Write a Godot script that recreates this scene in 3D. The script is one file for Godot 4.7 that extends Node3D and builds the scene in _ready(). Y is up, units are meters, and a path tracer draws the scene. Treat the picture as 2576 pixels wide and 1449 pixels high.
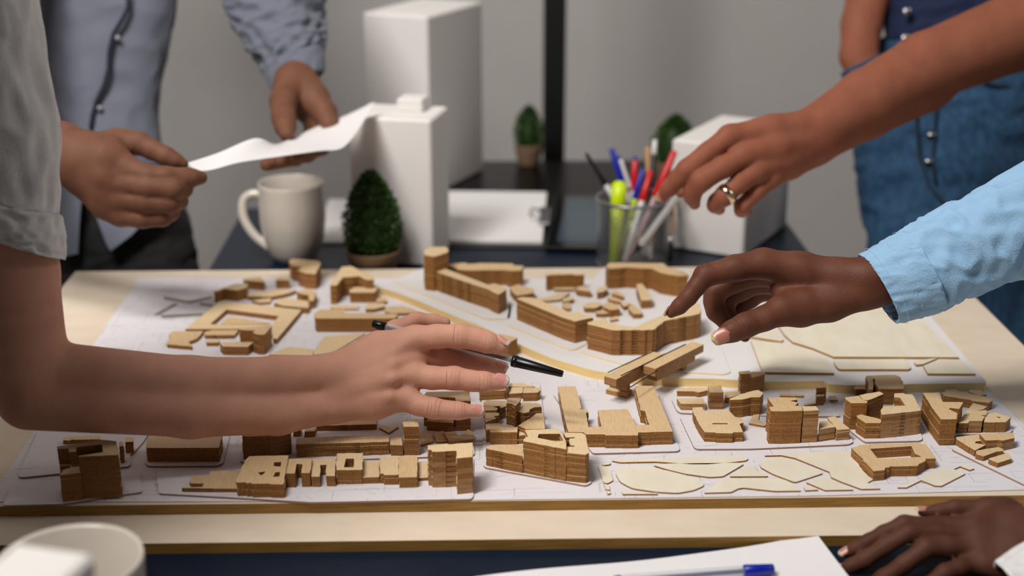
extends Node3D
# ---------------------------------------------------------------- camera frame
const F := 3578.0          # focal length in photo pixels (2576 x 1449)
const PITCH := 18.8
const YAW := 1.35
const DESK := 0.75         # height of the desk top; plane heights below are above it
const EYE := Vector3(0.0, 1.35, 0.0)
var cb: Basis
var rng := RandomNumberGenerator.new()
var taken := {}
var M := {}

func ray(x: float, y: float) -> Vector3:
	return cb * Vector3((x - 1288.0) / F, -(y - 724.5) / F, -1.0)

func at(x: float, y: float, d: float) -> Vector3:
	return EYE + ray(x, y) * d

func on(x: float, y: float, h: float) -> Vector3:
	var r := ray(x, y)
	return EYE + r * ((DESK + h - EYE.y) / r.y)

# ---------------------------------------------------------------- naming
func numbered(called: String) -> String:
	var n: int = taken.get(called, -1) + 1
	taken[called] = n
	return called if n == 0 else "%s_%03d" % [called, n]

func tag(o: Node3D, label: String, category: String, group := "") -> Node3D:
	o.set_meta("label", label)
	o.set_meta("category", category)
	if group:
		o.set_meta("group", group)
	return o

func thing(called: String, label: String, category: String, pos := Vector3.ZERO, group := "") -> Node3D:
	var o := Node3D.new()
	o.name = numbered(called)
	add_child(o)
	o.position = pos
	return tag(o, label, category, group)

func obj(called: String, mesh: Mesh, mat, parent: Node3D = null) -> MeshInstance3D:
	var o := MeshInstance3D.new()
	o.mesh = mesh
	if mat != null:
		if mat is Array:
			for i in mat.size():
				if i < mesh.get_surface_count():
					o.set_surface_override_material(i, mat[i])
		else:
			o.material_override = mat
	if parent == null:
		o.name = numbered(called)
		add_child(o)
	else:
		o.name = called
		parent.add_child(o, true)
	return o

func struct(called: String, mesh: Mesh, mat) -> MeshInstance3D:
	var o := obj(called, mesh, mat)
	o.set_meta("kind", "structure")
	return o

# ---------------------------------------------------------------- mesh helpers
class Geo:
	var v := PackedVector3Array()
	var n := PackedVector3Array()
	var uv := PackedVector2Array()
	var col := PackedColorArray()
	func tri(a: Vector3, b: Vector3, c: Vector3, out: Vector3, ua := Vector2(), ub := Vector2(), uc := Vector2()) -> void:
		var nn := (b - a).cross(c - a)
		if nn.length_squared() < 1e-20:
			return
		nn = nn.normalized()
		if nn.dot(out) > 0.0:      # front faces run clockwise
			v.append(a); v.append(c); v.append(b)
			uv.append(ua); uv.append(uc); uv.append(ub)
		else:
			nn = -nn
			v.append(a); v.append(b); v.append(c)
			uv.append(ua); uv.append(ub); uv.append(uc)
		for i in 3:
			n.append(nn)
	func quad(a: Vector3, b: Vector3, c: Vector3, d: Vector3, out: Vector3, ua := Vector2(0, 0), ub := Vector2(1, 0), uc := Vector2(1, 1), ud := Vector2(0, 1)) -> void:
		tri(a, b, c, out, ua, ub, uc)
		tri(a, c, d, out, ua, uc, ud)
	func add_to(m: ArrayMesh) -> void:
		if v.is_empty():
			return
		var arr := []
		arr.resize(Mesh.ARRAY_MAX)
		arr[Mesh.ARRAY_VERTEX] = v
		arr[Mesh.ARRAY_NORMAL] = n
		arr[Mesh.ARRAY_TEX_UV] = uv
		if col.size() == v.size():
			arr[Mesh.ARRAY_COLOR] = col
		m.add_surface_from_arrays(Mesh.PRIMITIVE_TRIANGLES, arr)
	func mesh() -> ArrayMesh:
		var m := ArrayMesh.new()
		add_to(m)
		return m

# smooth grid of points: rows of equal length, u closed or not
func grid_mesh(rows: Array, closed: bool, cap0 := false, cap1 := false, cols: Array = []) -> ArrayMesh:
	var nv := rows.size()
	var nu: int = rows[0].size()
	var st := SurfaceTool.new()
	st.begin(Mesh.PRIMITIVE_TRIANGLES)
	st.set_smooth_group(0)
	for j in nv:
		for i in nu:
			st.set_uv(Vector2(float(i) / nu, float(j) / nv))
			if cols:
				st.set_color(cols[j][i])
			st.add_vertex(rows[j][i])
	var wrap := nu if closed else nu - 1
	for j in nv - 1:
		for i in wrap:
			var i2 := (i + 1) % nu
			var a := j * nu + i
			var b := j * nu + i2
			var c := (j + 1) * nu + i2
			var d := (j + 1) * nu + i
			st.add_index(a); st.add_index(b); st.add_index(c)
			st.add_index(a); st.add_index(c); st.add_index(d)
	var k := nv * nu
	for e in 2:
		if not (cap0 if e == 0 else cap1):
			continue
		var row: Array = rows[0] if e == 0 else rows[nv - 1]
		var mid := Vector3.ZERO
		for p in row:
			mid += p
		st.set_uv(Vector2.ZERO)
		if cols:
			st.set_color(cols[0][0])
		st.add_vertex(mid / nu)
		var o := 0 if e == 0 else (nv - 1) * nu
		for i in nu:
			var i2 := (i + 1) % nu
			if e == 0:
				st.add_index(k); st.add_index(o + i2); st.add_index(o + i)
			else:
				st.add_index(k); st.add_index(o + i); st.add_index(o + i2)
		k += 1
	st.generate_normals()
	return st.commit()

func lathe(profile: Array, seg := 40, c := Vector3.ZERO) -> ArrayMesh:   # profile: [r, y] pairs from outside bottom on
	var rows := []
	for p in profile:
		var row := []
		for i in seg:
			var a := -TAU * i / seg
			row.append(c + Vector3(cos(a) * p[0], p[1], sin(a) * p[0]))
		rows.append(row)
	return grid_mesh(rows, true)

func tube(path: Array, radii: Array, seg := 12, caps := true) -> ArrayMesh:
	var rows := []
	var n := path.size()
	var up := Vector3.ZERO
	for j in n:
		var dir: Vector3 = (path[mini(j + 1, n - 1)] - path[maxi(j - 1, 0)]).normalized()
		if up == Vector3.ZERO:
			up = dir.cross(Vector3(0.31, 0.83, 0.46)).normalized()
		up = (up - dir * up.dot(dir)).normalized()
		var side := dir.cross(up)
		var r: float = radii[j] if radii.size() > 1 else radii[0]
		var row := []
		for i in seg:
			var a := TAU * i / seg
			row.append(path[j] + (up * cos(a) + side * sin(a)) * r)
		rows.append(row)
	return grid_mesh(rows, true, caps, caps)

func box_geo(g: Geo, size: Vector3, bev: float, t := Transform3D()) -> void:     # chamfered box
	var h := size * 0.5
	var b := minf(bev, minf(h.x, minf(h.y, h.z)) * 0.9)
	var axes := [Vector3.RIGHT, Vector3.UP, Vector3.BACK]
	for ax in 3:
		for s: float in [-1.0, 1.0]:
			var nn: Vector3 = axes[ax] * s
			var u: Vector3 = axes[(ax + 1) % 3]
			var w: Vector3 = axes[(ax + 2) % 3]
			var hu: float = h[(ax + 1) % 3] - b
			var hw: float = h[(ax + 2) % 3] - b
			var c: Vector3 = nn * h[ax]
			g.quad(t * (c - u * hu - w * hw), t * (c + u * hu - w * hw), t * (c + u * hu + w * hw), t * (c - u * hu + w * hw), t.basis * nn, Vector2(-hu, -hw), Vector2(hu, -hw), Vector2(hu, hw), Vector2(-hu, hw))
			if b > 0.0 and s > 0.0:
				for s1 in [-1.0, 1.0]:
					for s2 in [-1.0, 1.0]:
						# edge chamfer between +-u and +-w faces, along ax
						var e1: Vector3 = u * s1 * h[(ax + 1) % 3] + w * s2 * hw
						var e2: Vector3 = u * s1 * hu + w * s2 * h[(ax + 2) % 3]
						var l: Vector3 = axes[ax] * (h[ax] - b)
						g.quad(t * (e1 - l), t * (e1 + l), t * (e2 + l), t * (e2 - l), t.basis * (u * s1 + w * s2))
	if b > 0.0:
		for sx in [-1.0, 1.0]:
			for sy in [-1.0, 1.0]:
				for sz in [-1.0, 1.0]:
					var q := Vector3(sx, sy, sz)
					var i := h - Vector3(b, b, b)
					g.tri(t * (q * Vector3(h.x, i.y, i.z)), t * (q * Vector3(i.x, h.y, i.z)), t * (q * Vector3(i.x, i.y, h.z)), t.basis * q)

func rbox(size: Vector3, bev := 0.001, centre := Vector3.ZERO) -> ArrayMesh:
	var g := Geo.new()
	box_geo(g, size, bev, Transform3D(Basis(), centre))
	return g.mesh()

# ---------------------------------------------------------------- flat cut pieces
func fix_order(p: PackedVector2Array) -> PackedVector2Array:
	if Geometry2D.is_polygon_clockwise(p):
		p.reverse()
	return p

func cut(p: PackedVector2Array, holes: Array) -> Array:      # simple polygons that cover p without the holes
	var parts := [p]
	for h in holes:
		var cx := 0.0
		for q in h:
			cx += q.x / h.size()
		var halves := [PackedVector2Array([Vector2(-9, -9), Vector2(cx, -9), Vector2(cx, 9), Vector2(-9, 9)]), PackedVector2Array([Vector2(cx, -9), Vector2(9, -9), Vector2(9, 9), Vector2(cx, 9)])]
		var next := []
		for q in parts:
			for half in halves:
				for piece in Geometry2D.intersect_polygons(q, half):
					for r in Geometry2D.clip_polygons(piece, h):
						next.append(r)
		parts = next
	return parts

func prism(p: PackedVector2Array, holes: Array, y0: float, y1: float, shift := Vector2.ZERO, caps: Array = []) -> ArrayMesh:
	# surface 0: the sides, surface 1: top and bottom; x, z in metres, own axes
	var side := Geo.new()
	var top := Geo.new()
	var loops := [p] + holes
	for li in loops.size():
		var lp: PackedVector2Array = loops[li]
		var run := 0.0
		for i in lp.size():
			var a := lp[i] + shift
			var b := lp[(i + 1) % lp.size()] + shift
			var e := b - a
			var outw := Vector3(e.y, 0, -e.x) * (1.0 if li == 0 else -1.0)
			var l := e.length()
			side.quad(Vector3(a.x, y0, a.y), Vector3(b.x, y0, b.y), Vector3(b.x, y1, b.y), Vector3(a.x, y1, a.y), outw, Vector2(run, y0), Vector2(run + l, y0), Vector2(run + l, y1), Vector2(run, y1))
			run += l
	var polys := caps if caps else cut(p, holes)
	for q in polys:
		var idx := Geometry2D.triangulate_polygon(q)
		for k in range(0, idx.size(), 3):
			var a: Vector2 = q[idx[k]] + shift
			var b: Vector2 = q[idx[k + 1]] + shift
			var c: Vector2 = q[idx[k + 2]] + shift
			top.tri(Vector3(a.x, y1, a.y), Vector3(b.x, y1, b.y), Vector3(c.x, y1, c.y), Vector3.UP, a, b, c)
			top.tri(Vector3(a.x, y0, a.y), Vector3(b.x, y0, b.y), Vector3(c.x, y0, c.y), Vector3.DOWN, a, b, c)
	var m := ArrayMesh.new()
	side.add_to(m)
	top.add_to(m)
	return m

func jog(p: PackedVector2Array, amp: float, step: float) -> PackedVector2Array:     # small bays along long edges
	var o := PackedVector2Array()
	for i in p.size():
		var a := p[i]
		var b := p[(i + 1) % p.size()]
		o.append(a)
		var l := a.distance_to(b)
		if l < step * 2.2 or amp <= 0.0:
			continue
		var d := (b - a) / l
		var nn := Vector2(d.y, -d.x)
		var t := rng.randf_range(0.6, 1.2) * step
		var in_bay := false
		while t < l - step * 0.7:
			var off := amp * rng.randf_range(0.5, 1.2)
			if in_bay:
				o.append(a + d * t + nn * off)
				o.append(a + d * t)
			else:
				o.append(a + d * t)
				o.append(a + d * t + nn * off)
			in_bay = not in_bay
			t += rng.randf_range(0.5, 1.4) * step
		if in_bay:
			o.append(a + d * (l - step * 0.3) + nn * amp)
			o.append(a + d * (l - step * 0.3))
	return o

func flat_px(z: Array, pts: Array, h: float) -> PackedVector2Array:
	var o := PackedVector2Array()
	for i in range(0, pts.size(), 2):
		var w := on(z[0] + pts[i] / z[2], z[1] + pts[i + 1] / z[2], h)
		o.append(Vector2(w.x, w.z))
	return o

func rounded(p: PackedVector2Array, r: float) -> PackedVector2Array:
	var o := PackedVector2Array()
	var n := p.size()
	for i in n:
		var a := p[(i + n - 1) % n]
		var b := p[i]
		var c := p[(i + 1) % n]
		var rr := minf(r, minf(a.distance_to(b), b.distance_to(c)) * 0.4)
		var s := b + (a - b).normalized() * rr
		var e := b + (c - b).normalized() * rr
		for k in 4:
			var t := k / 3.0
			o.append(s.lerp(b, t).lerp(b.lerp(e, t), t))
	return o

func centre_of(p: PackedVector2Array) -> Vector2:
	var c := Vector2.ZERO
	for q in p:
		c += q / p.size()
	return c

func moved(p: PackedVector2Array, by: Vector2) -> PackedVector2Array:
	var o := PackedVector2Array()
	for q in p:
		o.append(q - by)
	return o

# ---------------------------------------------------------------- soft bodies: smooth union of tapered bones, meshed as surface nets
func bones_px(pts: Array) -> Array:     # [x, y, depth, radius px] in a chain
	var o := []
	for i in pts.size() - 1:
		var a: Array = pts[i]
		var b: Array = pts[i + 1]
		o.append([at(a[0], a[1], a[2]), at(b[0], b[1], b[2]), a[3] * a[2] / F, b[3] * b[2] / F])
	return o

func zoomed(z: Array, pts: Array) -> Array:
	var o := []
	for p in pts:
		o.append([z[0] + p[0] / z[2], z[1] + p[1] / z[2], p[2], p[3]])
	return o

func stamp(acc: PackedFloat32Array, dims: Vector3i, o: Vector3, cell: float, bone: Array, k: float) -> PackedFloat32Array:
	var a: Vector3 = bone[0]
	var ba: Vector3 = bone[1] - a
	var ra: float = bone[2]
	var dr: float = bone[3] - ra
	var inv := 1.0 / maxf(ba.length_squared(), 1e-9)
	var m := maxf(ra, ra + dr) + 3.5 * k + cell
	var lo := (a.min(bone[1]) - Vector3(m, m, m) - o) / cell
	var hi := (a.max(bone[1]) + Vector3(m, m, m) - o) / cell
	var x0 := maxi(0, int(lo.x))
	var x1 := mini(dims.x - 1, int(hi.x) + 1)
	var ik := -1.0 / k
	for zi in range(maxi(0, int(lo.z)), mini(dims.z - 1, int(hi.z) + 1) + 1):
		for yi in range(maxi(0, int(lo.y)), mini(dims.y - 1, int(hi.y) + 1) + 1):
			var row := (zi * dims.y + yi) * dims.x
			var p := Vector3(o.x + x0 * cell, o.y + yi * cell, o.z + zi * cell) - a
			for xi in range(x0, x1 + 1):
				var h := clampf(p.dot(ba) * inv, 0.0, 1.0)
				var d := (p - ba * h).length() - ra - dr * h
				if d < m:
					acc[row + xi] += exp(maxf(d, -0.03) * ik)
				p.x += cell
	return acc

# palm: bones that melt together; fingers: chains that stay apart from each other
func soft(st: SurfaceTool, base: int, palm: Array, fingers: Array, cell: float, kp := 0.003, kf := 0.0015, kj := 0.006) -> int:
	var lo := Vector3(9, 9, 9)
	var hi := -lo
	var all := palm.duplicate()
	for f in fingers:
		all.append_array(f)
	for b in all:
		var r := maxf(b[2], b[3]) + 0.012
		lo = lo.min((b[0] as Vector3).min(b[1]) - Vector3(r, r, r))
		hi = hi.max((b[0] as Vector3).max(b[1]) + Vector3(r, r, r))
	var dims := Vector3i((hi - lo) / cell) + Vector3i(2, 2, 2)
	var count := dims.x * dims.y * dims.z
	var fp := PackedFloat32Array()
	fp.resize(count)
	for b in palm:
		fp = stamp(fp, dims, lo, cell, b, kp)
	for i in count:
		var s := fp[i]
		fp[i] = -kp * log(s) if s > 0.0 else 1.0
	var f := fp.duplicate()
	for chain in fingers:
		var flo := Vector3(9, 9, 9)
		var fhi := -flo
		for b in chain:
			var r := maxf(b[2], b[3]) + 0.010
			flo = flo.min((b[0] as Vector3).min(b[1]) - Vector3(r, r, r))
			fhi = fhi.max((b[0] as Vector3).max(b[1]) + Vector3(r, r, r))
		var c0 := Vector3i((flo - lo) / cell)
		c0 = c0.clamp(Vector3i.ZERO, dims - Vector3i.ONE)
		var c1 := Vector3i((fhi - lo) / cell) + Vector3i.ONE
		c1 = c1.clamp(Vector3i.ZERO, dims - Vector3i.ONE)
		var sub := c1 - c0 + Vector3i.ONE
		var acc := PackedFloat32Array()
		acc.resize(sub.x * sub.y * sub.z)
		for b in chain:
			acc = stamp(acc, sub, lo + Vector3(c0) * cell, cell, b, kf)
		var q := 0
		for zi in range(c0.z, c1.z + 1):
			for yi in range(c0.y, c1.y + 1):
				var row := (zi * dims.y + yi) * dims.x
				for xi in range(c0.x, c1.x + 1):
					var s := acc[q]
					q += 1
					if s > 0.0:
						var d := -kf * log(s)
						var e := fp[row + xi]
						var h := maxf(kj - absf(d - e), 0.0) / kj
						var u := minf(d, e) - h * h * kj * 0.25
						if u < f[row + xi]:
							f[row + xi] = u
	# surface nets
	var sx := 1
	var sy := dims.x
	var sz := dims.x * dims.y
	var vid := PackedInt32Array()
	vid.resize(count)
	vid.fill(-1)
	var cells := PackedInt32Array()
	var verts := PackedVector3Array()
	var lim := cell * 2.2
	var corner := [0, sx, sy, sx + sy, sz, sx + sz, sy + sz, sx + sy + sz]
	var cpos := [Vector3(0, 0, 0), Vector3(1, 0, 0), Vector3(0, 1, 0), Vector3(1, 1, 0), Vector3(0, 0, 1), Vector3(1, 0, 1), Vector3(0, 1, 1), Vector3(1, 1, 1)]
	var edges := [0, 1, 2, 3, 4, 5, 6, 7, 0, 2, 1, 3, 4, 6, 5, 7, 0, 4, 1, 5, 2, 6, 3, 7]
	var val := PackedFloat32Array()
	val.resize(8)
	for zi in dims.z - 1:
		for yi in dims.y - 1:
			var row := zi * sz + yi * sy
			for xi in dims.x - 1:
				var at0 := row + xi
				if absf(f[at0]) > lim:
					continue
				var mask := 0
				for c in 8:
					var w := f[at0 + corner[c]]
					val[c] = w
					if w < 0.0:
						mask |= 1 << c
				if mask == 0 or mask == 255:
					continue
				var sum := Vector3.ZERO
				var cnt := 0
				for e in range(0, 24, 2):
					var a: int = edges[e]
					var b: int = edges[e + 1]
					if (val[a] < 0.0) != (val[b] < 0.0):
						var t := val[a] / (val[a] - val[b])
						sum += (cpos[a] as Vector3).lerp(cpos[b], t)
						cnt += 1
				vid[at0] = verts.size()
				cells.append(at0)
				verts.append(lo + (Vector3(xi, yi, zi) + sum / cnt) * cell)
	for p in verts:
		st.add_vertex(p)
	var steps := [sx, sy, sz]
	for c in cells:
		for ax in 3:
			var s1: int = steps[(ax + 1) % 3]
			var s2: int = steps[(ax + 2) % 3]
			if c - s1 - s2 < 0:
				continue
			var in0 := f[c] < 0.0
			if in0 == (f[c + steps[ax]] < 0.0):
				continue
			var a := vid[c]
			var b := vid[c - s1]
			var d := vid[c - s2]
			var e := vid[c - s1 - s2]
			if a < 0 or b < 0 or d < 0 or e < 0:
				continue
			if in0:
				st.add_index(base + a); st.add_index(base + d); st.add_index(base + e)
				st.add_index(base + a); st.add_index(base + e); st.add_index(base + b)
			else:
				st.add_index(base + a); st.add_index(base + b); st.add_index(base + e)
				st.add_index(base + a); st.add_index(base + e); st.add_index(base + d)
	return base + verts.size()

func nail(parent: Node3D, tip: Vector3, dir: Vector3, up: Vector3, w: float, l: float, r: float, pink: Color, white := Color(0.86, 0.80, 0.70), root := 1.3) -> void:
	dir = dir.normalized()
	up = (up - dir * up.dot(dir)).normalized()
	var side := dir.cross(up)
	var rows := []
	var cols := []
	var nv := 10
	var nu := 9
	for j in nv + 1:
		var v := float(j) / nv
		var row := []
		var cr := []
		var wide := w * sqrt(maxf(0.0, 1.0 - pow(absf(v - 0.5) * 2.0, 6.0 if v < 0.5 else 3.2))) * (0.96 + 0.06 * v) + 1e-5
		for i in nu:
			var u := (float(i) / (nu - 1)) * 2.0 - 1.0
			var p := tip + dir * (l * (v - 0.82)) + side * (u * wide) + up * (r * (lerpf(root, 0.94, v) - 0.40 * u * u) + 0.0003)
			row.append(p)
			cr.append((white if v > 0.8 - 0.06 * u * u else pink).srgb_to_linear())
		rows.append(row)
		cols.append(cr)
	var n := nv + 1
	for j in n:      # the underside, so that the nail has thickness
		var row := []
		for i in nu:
			row.append(rows[n - 1 - j][i] - up * 0.0006)
		rows.append(row)
		cols.append(cols[n - 1 - j])
	obj("fingernail", grid_mesh(rows, false, false, false, cols), M.nail, parent)

# ---------------------------------------------------------------- cloth: rings joined by a smooth skin with folds
func ring_px(x: float, y: float, d: float, hw: float, ratio: float, ang := 0.0, lean := 0.0) -> Array:
	var a := deg_to_rad(ang)
	var right := cb.x * cos(a) - cb.y * sin(a)
	var axis := cb.x * sin(a) + cb.y * cos(a)
	var m := hw * d / F
	return [at(x, y, d), right * m, (-cb.z + axis * lean) * m * ratio]

func ring_w(c: Vector3, rx: float, rz: float, turn := 0.0) -> Array:
	var b := Basis(Vector3.UP, deg_to_rad(turn))
	return [c, b.x * rx, b.z * rz]

func cr(a, b, c, d, t: float):
	return 0.5 * ((2.0 * b) + (c - a) * t + (2.0 * a - 5.0 * b + 4.0 * c - d) * t * t + (3.0 * b - 3.0 * c + d - a) * t * t * t)

func loft(rings: Array, sub: int, seg: int, amp := 0.0, freq := Vector2(3, 8), sd := 1, c0 := false, c1 := false, power := 2.0) -> ArrayMesh:
	var noise := FastNoiseLite.new()
	noise.seed = sd
	noise.frequency = 1.0
	noise.fractal_octaves = 2
	var rows := []
	var n := rings.size()
	for j in n - 1:
		var last := 1 if j == n - 2 else 0
		for s in sub + last:
			var t := float(s) / sub
			var c: Array = []
			for e in 3:
				c.append(cr(rings[maxi(j - 1, 0)][e], rings[j][e], rings[j + 1][e], rings[mini(j + 2, n - 1)][e], t))
			var row := []
			var vv := (j + t) / (n - 1)
			for i in seg:
				var a := TAU * i / seg
				var ca := cos(a)
				var sa := sin(a)
				if power != 2.0:
					ca = signf(ca) * pow(absf(ca), 2.0 / power)
					sa = signf(sa) * pow(absf(sa), 2.0 / power)
				var q: Vector3 = c[1] * ca + c[2] * sa
				var w := noise.get_noise_3d(cos(a) * freq.x, sin(a) * freq.x, vv * freq.y)
				w = 1.0 - 2.0 * absf(w) - 0.5
				row.append(c[0] + q + q.normalized() * (w * amp))
			rows.append(row)
	return grid_mesh(rows, true, c0, c1)
# ---------------------------------------------------------------- the scene
func _ready() -> void:
	# camera
	cb = Basis.from_euler(Vector3(deg_to_rad(-PITCH), deg_to_rad(-YAW), 0.0))
	var cam := Camera3D.new()
	cam.name = "camera"
	cam.transform = Transform3D(cb, EYE)
	var lens := CameraAttributesPhysical.new()
	lens.frustum_near = 0.05
	lens.frustum_far = 50.0
	lens.frustum_focal_length = 50.0
	lens.frustum_focus_distance = 1.36
	lens.exposure_aperture = 2.9
	cam.attributes = lens
	cam.projection = Camera3D.PROJECTION_FRUSTUM
	cam.near = 0.05
	cam.far = 50.0
	cam.size = 2.0 * 0.05 * 724.5 / F
	cam.keep_aspect = Camera3D.KEEP_HEIGHT
	add_child(cam)
	cam.current = true
	# air and exposure
	var env := Environment.new()
	env.background_mode = Environment.BG_COLOR
	env.background_color = Color(0, 0, 0)
	env.tonemap_mode = Environment.TONE_MAPPER_LINEAR
	env.tonemap_exposure = 1.5
	env.sdfgi_enabled = true
	env.ssao_enabled = true
	env.ssil_enabled = true
	var we := WorldEnvironment.new()
	we.name = "air"
	we.environment = env
	add_child(we)
	make_materials()
	# lamps: main panel front left of the table, two unseen fill panels added
	lamp("unseen_lamp", "square white panel lamp hanging front left above the table", Vector3(-0.98, 2.75, -0.30), Vector2(0.5, 0.5), Vector3(0.1, 1.1, -3.2), 2.35, Color(1.0, 0.985, 0.97))
	lamp("unseen_lamp", "long unseen panel lamp, added above the table to brighten towers and back wall", Vector3(-0.62, 2.85, -0.72), Vector2(0.7, 0.35), Vector3(-0.75, 2.0, -2.75), 2.4, Color(1.0, 0.985, 0.975))  # added out of view, brightens foam towers and back wall
	lamp("unseen_lamp", "unseen panel lamp, added at the right as fill for the tallest tower", Vector3(2.5, 2.6, -1.5), Vector2(0.8, 0.6), Vector3(-0.2, 1.2, -2.3), 0.4, Color(1.0, 0.985, 0.975))  # added fill out of view, for the tallest tower's right face
	room()
	tables()
	site_model()
	bridge()
	desk_things()
	person_white()
	person_sky()
	person_denim()
	person_grey()
	person_front()

func lamp(called: String, label: String, pos: Vector3, size: Vector2, target: Vector3, energy: float, c: Color) -> void:
	var o := thing(called, label, "lamp", pos)
	var dir := (target - pos).normalized()
	o.basis = Basis.looking_at(dir, Vector3.BACK)
	obj("housing", rbox(Vector3(size.x + 0.03, size.y + 0.03, 0.03), 0.003, Vector3(0, 0, 0.02)), M.plastic_white, o)
	var g := Geo.new()
	g.quad(Vector3(-size.x / 2, -size.y / 2, 0), Vector3(size.x / 2, -size.y / 2, 0), Vector3(size.x / 2, size.y / 2, 0), Vector3(-size.x / 2, size.y / 2, 0), Vector3(0, 0, -1))
	obj("panel", g.mesh(), M.lamp_panel, o)
	if called == "unseen_lamp":
		var up := o.basis.inverse() * Vector3.UP
		obj("cord", tube([Vector3(0, 0, 0.03), Vector3(0, 0, 0.03) + up * (3.30 - pos.y - 0.02)], [0.003], 8), M.plastic_black, o)
	var l := AreaLight3D.new()
	l.name = "panel_light"
	l.area_size = size
	l.light_energy = energy
	l.light_color = c
	l.area_range = 12.0
	l.area_attenuation = 2.0
	l.shadow_enabled = true
	o.add_child(l)
	l.position = Vector3(0, 0, -0.004)
# ---------------------------------------------------------------- materials
func noise_tex(freq: float, lo: Color, hi: Color, sd := 1, oct := 4, size := 512, kind := FastNoiseLite.TYPE_SIMPLEX_SMOOTH, mid := 0.5) -> NoiseTexture2D:
	var nz := FastNoiseLite.new()
	nz.seed = sd
	nz.noise_type = kind
	nz.frequency = freq
	nz.fractal_octaves = oct
	var t := NoiseTexture2D.new()
	t.width = size
	t.height = size
	t.seamless = true
	t.noise = nz
	var gr := Gradient.new()
	gr.set_color(0, lo)
	gr.set_color(1, hi)
	gr.add_point(mid, lo.lerp(hi, 0.55))
	t.color_ramp = gr
	return t

func bump_tex(freq: float, sd := 5, strength := 4.0, oct := 3, size := 512, kind := FastNoiseLite.TYPE_SIMPLEX_SMOOTH) -> NoiseTexture2D:
	var nz := FastNoiseLite.new()
	nz.seed = sd
	nz.noise_type = kind
	nz.frequency = freq
	nz.fractal_octaves = oct
	var t := NoiseTexture2D.new()
	t.width = size
	t.height = size
	t.seamless = true
	t.noise = nz
	t.as_normal_map = true
	t.bump_strength = strength
	return t

func mat(called: String, c: Color, rough := 0.6, metal := 0.0) -> StandardMaterial3D:
	var m := StandardMaterial3D.new()
	m.resource_name = called
	m.albedo_color = c
	m.roughness = rough
	m.metallic = metal
	M[called] = m
	return m

func textured(called: String, t: Texture2D, scale: Vector3, rough: float, tri := false, tint := Color.WHITE) -> StandardMaterial3D:
	var m := mat(called, tint, rough)
	m.albedo_texture = t
	m.uv1_scale = scale
	if tri:
		m.uv1_triplanar = true
		m.uv1_world_triplanar = true
	return m

func skin(called: String, c: Color, rough: float, vary: float) -> void:
	var t := noise_tex(0.012, c.darkened(vary), c.lightened(vary * 0.5), called.length() * 7, 4, 256)
	var m := textured(called, t, Vector3(9, 9, 9), rough, true)
	m.normal_enabled = true
	m.normal_texture = M_skin_bump
	m.normal_scale = 0.4
	m.metallic_specular = 0.36
	m.subsurf_scatter_enabled = true
	m.subsurf_scatter_strength = 0.06

var M_skin_bump: NoiseTexture2D

func plan_print() -> ImageTexture:      # thin printed survey lines and tiny notes on the base sheets
	var n := 2048
	var im := Image.create(n, n, false, Image.FORMAT_RGB8)
	im.fill(Color(0.90, 0.885, 0.895))
	var r := RandomNumberGenerator.new()
	r.seed = 77
	for k in 1000:
		var ink := Color(0.30, 0.29, 0.33).lerp(Color(0.72, 0.71, 0.74), r.randf())
		var x := r.randi_range(10, n - 200)
		var y := r.randi_range(10, n - 200)
		var w := r.randi_range(8, 110)
		var h := r.randi_range(6, 70)
		match r.randi_range(0, 5):
			0:      # open rectangle
				im.fill_rect(Rect2i(x, y, w, 1), ink)
				im.fill_rect(Rect2i(x, y, 1, h), ink)
				im.fill_rect(Rect2i(x, y + h, w / 2, 1), ink)
			1:      # long line
				im.fill_rect(Rect2i(x, y, w * 2, 1), ink)
			2:      # upright
				im.fill_rect(Rect2i(x, y, 1, h * 2), ink)
			3:      # note: broken dashes like handwriting
				for q in r.randi_range(3, 9):
					im.fill_rect(Rect2i(x + q * 5, y + r.randi_range(0, 2), r.randi_range(1, 4), 1), ink)
					if r.randf() < 0.5:
						im.fill_rect(Rect2i(x + q * 5, y, 1, r.randi_range(2, 4)), ink)
			4:      # slanting line
				var s := r.randf_range(-1.2, 1.2)
				for q in w:
					var yy := clampi(y + int(q * s), 0, n - 1)
					im.set_pixel(mini(x + q, n - 1), yy, ink)
			5:      # arc
				var rad := r.randf_range(8, 50)
				var a0 := r.randf() * TAU
				for q in 60:
					var a := a0 + q * 0.03
					im.set_pixel(clampi(x + int(cos(a) * rad), 0, n - 1), clampi(y + int(sin(a) * rad), 0, n - 1), ink)
	return ImageTexture.create_from_image(im)

func sheet_print() -> ImageTexture:      # rows of pale marks on the loose sheet
	var im := Image.create(1024, 512, false, Image.FORMAT_RGB8)
	im.fill(Color(0.93, 0.925, 0.925))
	for row in 3:
		for k in 9:
			var ink := Color(0.80, 0.80, 0.84)
			im.fill_rect(Rect2i(250 + row * 230 + k * 24, 70 + row * 46, 9, 7), ink)
			im.fill_rect(Rect2i(253 + row * 230 + k * 24, 72 + row * 46, 3, 3), Color(0.9, 0.9, 0.9))
	return ImageTexture.create_from_image(im)

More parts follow.
